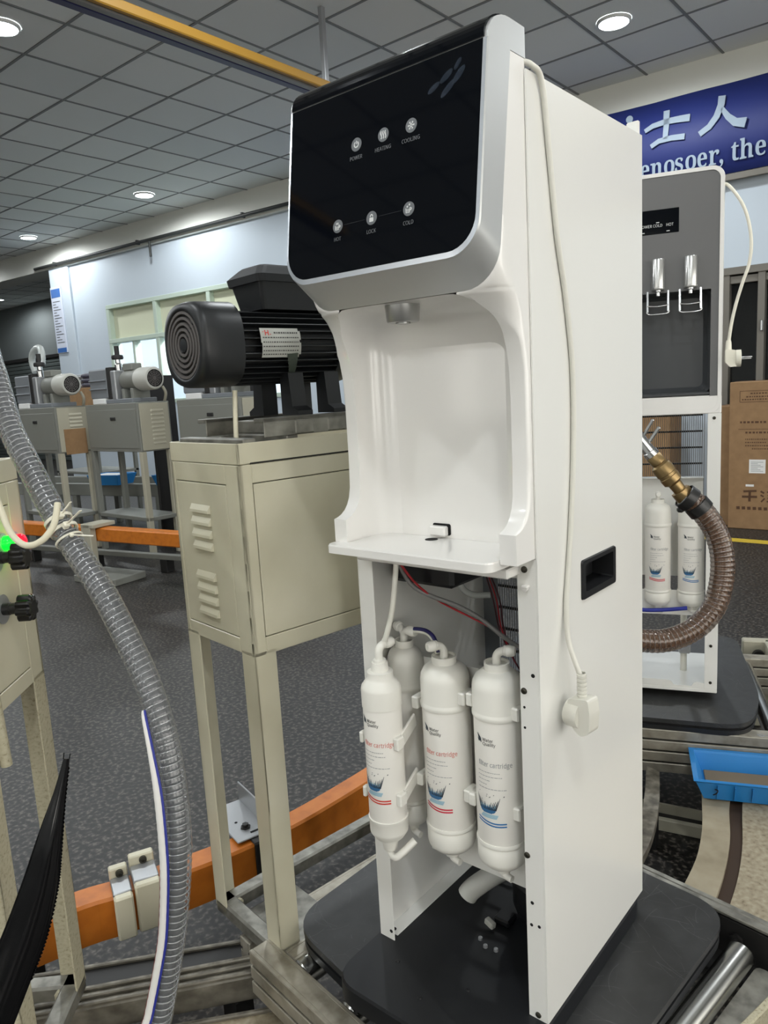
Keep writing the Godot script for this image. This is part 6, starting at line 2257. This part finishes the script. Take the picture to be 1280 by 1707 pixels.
func far_pump() -> Node3D:
	var o := thing("vacuum_pump", "", "pump", Vector3.ZERO, 0.0, "grey motor pumps on the far cabinets")
	var top := 0.0
	var g := G.new()
	g.span(V(-0.66, top, -0.26), V(-0.10, top + 0.035, -0.03), 0.004)
	part(o, "base_plate", g, M.bg_grey)
	g = G.new()
	g.span(V(-0.74, top + 0.045, -0.25), V(-0.46, top + 0.29, -0.03), 0.010)
	var b := part(o, "pump_block", g, M.bg_grey)
	for y in [0.12, 0.19]:
		g = G.new()
		g.span(V(-0.735, top + y, -0.03), V(-0.47, top + y + 0.012, -0.018), 0.003)
		part(b, "rib", g, M.bg_grey)
	g = G.new()
	g.span(V(-0.46, top + 0.04, -0.24), V(-0.40, top + 0.30, -0.03), 0.004)
	part(o, "dark_flange", g, M.dark_steel)
	g = G.new()
	g.span(V(-0.40, top + 0.03, -0.20), V(-0.33, top + 0.27, -0.03), 0.008)
	part(o, "bearing_housing", g, M.galv)
	g = G.new()
	g.lathe([Vector2(0.028, 0.26), Vector2(0.03, 0.32), Vector2(0.022, 0.33), Vector2(0.022, 0.36)], 16, Transform3D(Basis.IDENTITY, V(-0.37, top, -0.10)))
	part(o, "inlet_pipe", g, M.chrome)
	g = G.new()
	g.lathe([Vector2(0.0, 0.36), Vector2(0.045, 0.36), Vector2(0.05, 0.375), Vector2(0.045, 0.395), Vector2(0.02, 0.40), Vector2(0.02, 0.47), Vector2(0.0, 0.47)], 16, Transform3D(Basis.IDENTITY, V(-0.37, top, -0.10)))
	part(o, "valve_knob", g, M.dark_steel)
	var c := V(0, top + 0.185, -0.14)
	g = G.new()
	g.lathe([Vector2(0.0, -0.34), Vector2(0.07, -0.34), Vector2(0.085, -0.30), Vector2(0.085, -0.09), Vector2(0.0, -0.09)], 24, along(c, Vector3.RIGHT))
	part(o, "motor_barrel", g, M.bg_steel)
	g = G.new()
	g.lathe([Vector2(0.085, -0.11), Vector2(0.094, -0.10), Vector2(0.094, 0.06), Vector2(0.085, 0.075), Vector2(0.070, 0.078)], 28, along(c, Vector3.RIGHT))
	var cw := part(o, "fan_cowl", g, M.bg_beige_cowl)
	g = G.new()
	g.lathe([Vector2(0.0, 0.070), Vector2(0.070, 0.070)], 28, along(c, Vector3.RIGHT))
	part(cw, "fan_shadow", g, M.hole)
	g = G.new()
	for r in [0.014, 0.028, 0.042, 0.056]: g.lathe([Vector2(r - 0.003, 0.076), Vector2(r + 0.003, 0.076)], 24, along(c, Vector3.RIGHT))
	for k in 6:
		var a := PI / 6 * k
		g.bar(c + V(0.075, cos(a) * 0.07, sin(a) * 0.07), c + V(0.075, -cos(a) * 0.07, -sin(a) * 0.07), 0.003, 0.003)
	part(cw, "grille", g, M.grille)
	g = G.new()
	g.span(V(-0.30, top + 0.26, -0.19), V(-0.16, top + 0.32, -0.09), 0.008)
	part(o, "terminal_box", g, M.bg_steel)
	for x in [-0.28, -0.15]:
		g = G.new()
		g.span(V(x - 0.02, top + 0.03, -0.22), V(x + 0.02, top + 0.115, -0.06), 0.004)
		part(o, "foot", g, M.bg_steel)
	g = G.new()
	g.span(V(-0.70, top + 0.0, -0.27), V(-0.50, top + 0.046, -0.02), 0.004)
	part(o, "pad", g, M.paper)
	return o

func far_row():
	var spots := [V(-4.788, 0, -2.57), V(-3.833, 0, -2.838), V(-5.691, 0, -2.346), V(-6.62, 0, -2.12)]
	var labels := ["far grey pump cabinet directly left of the middle beige cabinet, small dark handle", "far grey pump cabinet seen below the big black motor", "far grey pump cabinet with a brown sheet on its side, behind the spiral hose", "far grey pump cabinet at the left edge, mostly hidden by the spiral hose"]
	var pl := ["far pump with round mesh grille right beside the black motor's fan cowl", "far pump hidden behind the big black motor", "far pump with round mesh grille in front of the notice board pillar", "far pump at the left edge behind the spiral hose"]
	var a := far_machine()
	var p := far_pump()
	for i in 3:
		var o := a
		var q := p
		if i > 0:
			o = a.duplicate(); o.name = numbered("pump_cabinet"); add_child(o)
			q = p.duplicate(); q.name = numbered("vacuum_pump"); add_child(q)
		o.position = spots[i]
		q.position = spots[i] + V(0, 1.276, 0)
		o.set_meta("label", labels[i]); q.set_meta("label", pl[i])
	# brown sheet taped on the left one
	var g := G.new()
	g.span(V(-5.684, 0.86, -2.60), V(-5.678, 1.08, -2.40), 0.001)
	one("brown_sheet", g, M.card, "brown card sheet stuck on the side of the far left cabinet", "card sheet")
	# dark upright plates between the cabinets
	for s in [[-4.66, -2.95, "dark upright divider plate between the two far pumps"], [-3.72, -3.2, "dark upright divider plate just left of the black motor's underside"]]:
		var dv := thing("divider_plate", s[2], "divider", V(s[0] - 0.55, 0, s[1]), 0.0)
		g = G.new()
		g.span(V(-0.03, 0.0, -0.28), V(0.0, 1.50, -0.02), 0.004)
		part(dv, "plate", g, M.dark_steel)
		g = G.new()
		g.span(V(-0.05, 0.0, -0.3), V(0.02, 0.02, 0.0), 0.002)
		part(dv, "foot", g, M.dark_steel)
	# conveyor under them with blue bins
	var cv := thing("far_conveyor", "dim grey conveyor frame running below the far pump cabinets", "conveyor", V(-5.2, 0, -3.9), deg_to_rad(14))
	for z in [0.0, 0.55]:
		g = G.new()
		g.span(V(-3.0, 0.38, z - 0.03), V(3.2, 0.50, z + 0.03), 0.004)
		part(cv, "rail", g, M.bg_steel)
	for k in 6:
		for z in [0.0, 0.55]:
			g = G.new()
			g.span(V(-2.8 + k * 1.1, 0.0, z - 0.025), V(-2.74 + k * 1.1, 0.38, z + 0.025), 0.003)
			part(cv, "leg", g, M.bg_steel)
	g = G.new()
	g.span(V(-3.0, 0.37, 0.03), V(3.2, 0.385, 0.52))
	part(cv, "belt", g, M.dark_steel)
	for s in [[-4.35, -3.52, "small blue bin on the far conveyor under the cabinet nearest the middle"], [-5.35, -3.27, "small blue bin on the far conveyor behind the cream cable"], [-6.15, -3.07, "small blue bin on the far conveyor at the left edge"]]:
		var bn := thing("parts_bin", s[2], "bin", V(s[0], 0.50, s[1]), deg_to_rad(14), "")
		g = G.new()
		g.loft([PackedVector3Array([V(-0.17, 0.0, 0.10), V(0.17, 0.0, 0.10), V(0.17, 0.0, -0.10), V(-0.17, 0.0, -0.10)]), PackedVector3Array([V(-0.2, 0.10, 0.13), V(0.2, 0.10, 0.13), V(0.2, 0.10, -0.13), V(-0.2, 0.10, -0.13)]), PackedVector3Array([V(-0.185, 0.10, 0.115), V(0.185, 0.10, 0.115), V(0.185, 0.10, -0.115), V(-0.185, 0.10, -0.115)]), PackedVector3Array([V(-0.16, 0.02, 0.09), V(0.16, 0.02, 0.09), V(0.16, 0.02, -0.09), V(-0.16, 0.02, -0.09)])], true, true, false)
		part(bn, "shell", g, M.blue_plastic)
		g = G.new()
		g.box(V(0, 0.06, 0), V(0.27, 0.08, 0.15), 0.01)
		part(bn, "contents", g, M.paper)
	# white goods standing beyond, seen through the legs
	for s in [[-5.35, -4.3, 0.36, 0.75, "white boxed unit with a blue panel seen between the far cabinet legs"], [-6.6, -4.0, 0.5, 0.6, "pale boxed unit seen left of the far cabinet legs"]]:
		var u := thing("boxed_unit", s[4], "boxed unit", V(s[0], 0.0, s[1]), deg_to_rad(5))
		g = G.new()
		g.span(V(0, 0.0, -0.3), V(s[2], s[3], 0), 0.008)
		part(u, "case", g, M.paper)
		g = G.new()
		g.span(V(0.06, 0.35, 0.0), V(s[2] - 0.05, 0.55, 0.004), 0.001)
		part(u, "front_panel", g, M.notice_blue if s[2] < 0.4 else M.yellow_pale)
	# orange beam of the far side with a support post
	var ob := thing("guard_beam", "orange straight guard beam far behind, below the far cabinets", "guard beam", V(-4.62, 0, -1.98), deg_to_rad(9))
	g = G.new()
	g.span(V(-2.6, 0.285, -0.05), V(2.2, 0.385, 0.05), 0.008)
	part(ob, "beam", g, M.orange)
	for x in [-1.9, 0.06, 1.7]:
		g = G.new()
		g.span(V(x - 0.05, 0.0, 0.055), V(x + 0.05, 0.42, 0.11), 0.006)
		g.span(V(x - 0.05, 0.39, -0.09), V(x + 0.09, 0.42, 0.11), 0.004)
		part(ob, "post", g, M.bg_beige)
		g = G.new()
		g.span(V(x - 0.1, 0.0, -0.1), V(x + 0.35, 0.05, 0.18), 0.004)
		part(ob, "post_foot", g, M.bg_steel)
	# low dark frames under the far row
	var lf := thing("low_frame", "dark low steel frame on the floor behind the far orange beam", "frame", V(-5.0, 0, -2.16), deg_to_rad(12))
	for k in 5:
		g = G.new()
		g.span(V(-1.5 + k * 0.75, 0.0, -0.05), V(-1.43 + k * 0.75, 0.10, 0.03), 0.004)
		part(lf, "cross_bar", g, M.dark_steel)
	g = G.new()
	g.span(V(-1.6, 0.10, -0.02), V(1.7, 0.14, 0.03), 0.004)
	part(lf, "long_bar", g, M.bg_steel)
	# carton with coils behind the pumps, on a rack
	var rk := thing("storage_rack", "grey storage rack behind the two far pumps", "rack", V(-7.7, 0, -3.75), 0.0)
	g = G.new()
	g.span(V(-0.4, 1.16, -0.25), V(0.55, 1.2, 0.25), 0.004); g.span(V(-0.4, 0.5, -0.25), V(0.55, 0.53, 0.25), 0.004)
	part(rk, "shelf", g, M.bg_steel)
	for s in [[-0.38, -0.23], [0.53, -0.23], [-0.38, 0.23], [0.53, 0.23]]:
		g = G.new()
		g.span(V(s[0] - 0.02, 0, s[1] - 0.02), V(s[0] + 0.02, 1.2, s[1] + 0.02), 0.002)
		part(rk, "post", g, M.bg_steel)
	var bx := thing("carton", "small brown carton behind the two far pumps", "carton", V(-7.62, 1.2, -3.75), 0.0)
	g = G.new(); g.span(V(-0.22, 0, -0.2), V(0.30, 0.27, 0.2), 0.005); part(bx, "box", g, M.card)
	g = G.new(); g.span(V(-0.22, 0.268, -0.012), V(0.30, 0.2715, 0.012), 0.0005); part(bx, "top_seam", g, M.card_ink)
	for s in [[-7.77, "silver coil on the small brown carton", "galv"], [-7.45, "dark coil on the small brown carton", "dark_wire_coil"]]:
		var co := thing("wire_coil", s[1], "coil", V(s[0], 1.47, -3.75), 0.0)
		for k in 3:
			g = G.new()
			var pts := []
			for i in 25: pts.append(V(cos(TAU * i / 24) * 0.12, 0.03 + k * 0.05, sin(TAU * i / 24) * 0.12))
			g.tube(pts, 0.028, 8)
			part(co, "turn", g, M[s[2]])
	# clear hose rising at the far left pump
	g = G.new()
	g.tube(spl([V(-6.30, 1.60, -2.52), V(-6.34, 1.70, -2.52), V(-6.29, 1.78, -2.52), V(-6.18, 1.81, -2.52), V(-6.10, 1.76, -2.50), V(-6.06, 1.66, -2.47)], 6), 0.03, 10)
	one("clear_tube", g, M.tube_clear, "milky hose arching above the left far pump", "tube")

# ---------------------------------------------------------------- everything
func _ready():
	var cam := Camera3D.new()
	cam.name = "camera"
	add_child(cam)
	cam.transform = Transform3D(Basis(V(0.7687, -0.0562, -0.6371), V(-0.0610, 0.9851, -0.1605), V(0.6367, 0.1623, 0.7539)).orthonormalized(), V(0.60972, 1.27379, 0.83463))
	cam.fov = 68.63
	cam.near = 0.05
	cam.far = 60.0
	cam.current = true
	var env := Environment.new()
	env.background_mode = Environment.BG_COLOR
	env.background_color = Color(1.0, 0.985, 0.955)
	env.background_energy_multiplier = 4.0
	env.tonemap_mode = Environment.TONE_MAPPER_LINEAR
	env.tonemap_exposure = 1.3
	env.sdfgi_enabled = true
	env.ssao_enabled = true
	env.ssil_enabled = true
	var we := WorldEnvironment.new()
	we.name = "environment"
	we.environment = env
	add_child(we)
	make_materials()
	M.panel_grey = mat(rgb(98, 98, 98), 0.35)
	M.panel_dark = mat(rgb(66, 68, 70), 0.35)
	M.chrome_soft = mat(rgb(200, 200, 198), 0.28, 0.85)
	M.cream_white = mat(rgb(232, 228, 212), 0.4)
	M.bg_beige_cowl = mat(rgb(178, 178, 170), 0.45)
	M.yellow_pale = mat(rgb(190, 186, 128), 0.5)
	M.dark_wire_coil = mat(rgb(72, 70, 82), 0.4)
	var E := 2.6
	downlight(-1.74, -4.78, "round ceiling downlight above the blue banner", E)
	downlight(-7.64, -4.78, "round ceiling downlight in the middle of the far ceiling left of the dispenser", E)
	downlight(-10.64, -4.78, "small round ceiling downlight farther left, near the far wall", E)
	downlight(-4.64, -1.78, "round ceiling downlight cut by the top left picture edge", E)
	downlight(-17.2, -7.18, "tiny round ceiling downlight beyond the beam at the far left", E)
	for s in [[-4.64, -4.78], [-13.64, -4.78], [-1.74, -1.78], [-7.64, -1.78], [-10.64, -1.78], [1.36, -4.78], [1.36, -1.78], [-1.74, 1.22], [1.36, 1.22], [-4.64, 1.22], [-7.64, 1.22], [-1.74, 4.22], [1.36, 4.22], [-10.64, 1.22]]:
		downlight(s[0], s[1], "round ceiling downlight outside the picture", E)
	var ol := OmniLight3D.new()
	ol.name = "office_lamp_light"
	ol.position = V(-8.2, 2.9, -6.5)
	ol.light_energy = 6.0
	ol.light_size = 0.1
	ol.omni_attenuation = 2.0
	ol.omni_range = 20.0
	ol.shadow_enabled = true
	add_child(ol)
	hall()
	overhead()
	dispenser()
	filters()
	conveyor()
	cabinet("middle beige cabinet with two banks of louvres, carrying the black motor", V(-0.335, 0, 0.069), deg_to_rad(-8), 0.60, true)
	pump_motor()
	left_bay()
	second_line()
	second_dispenser()
	water_hose()
	far_row()
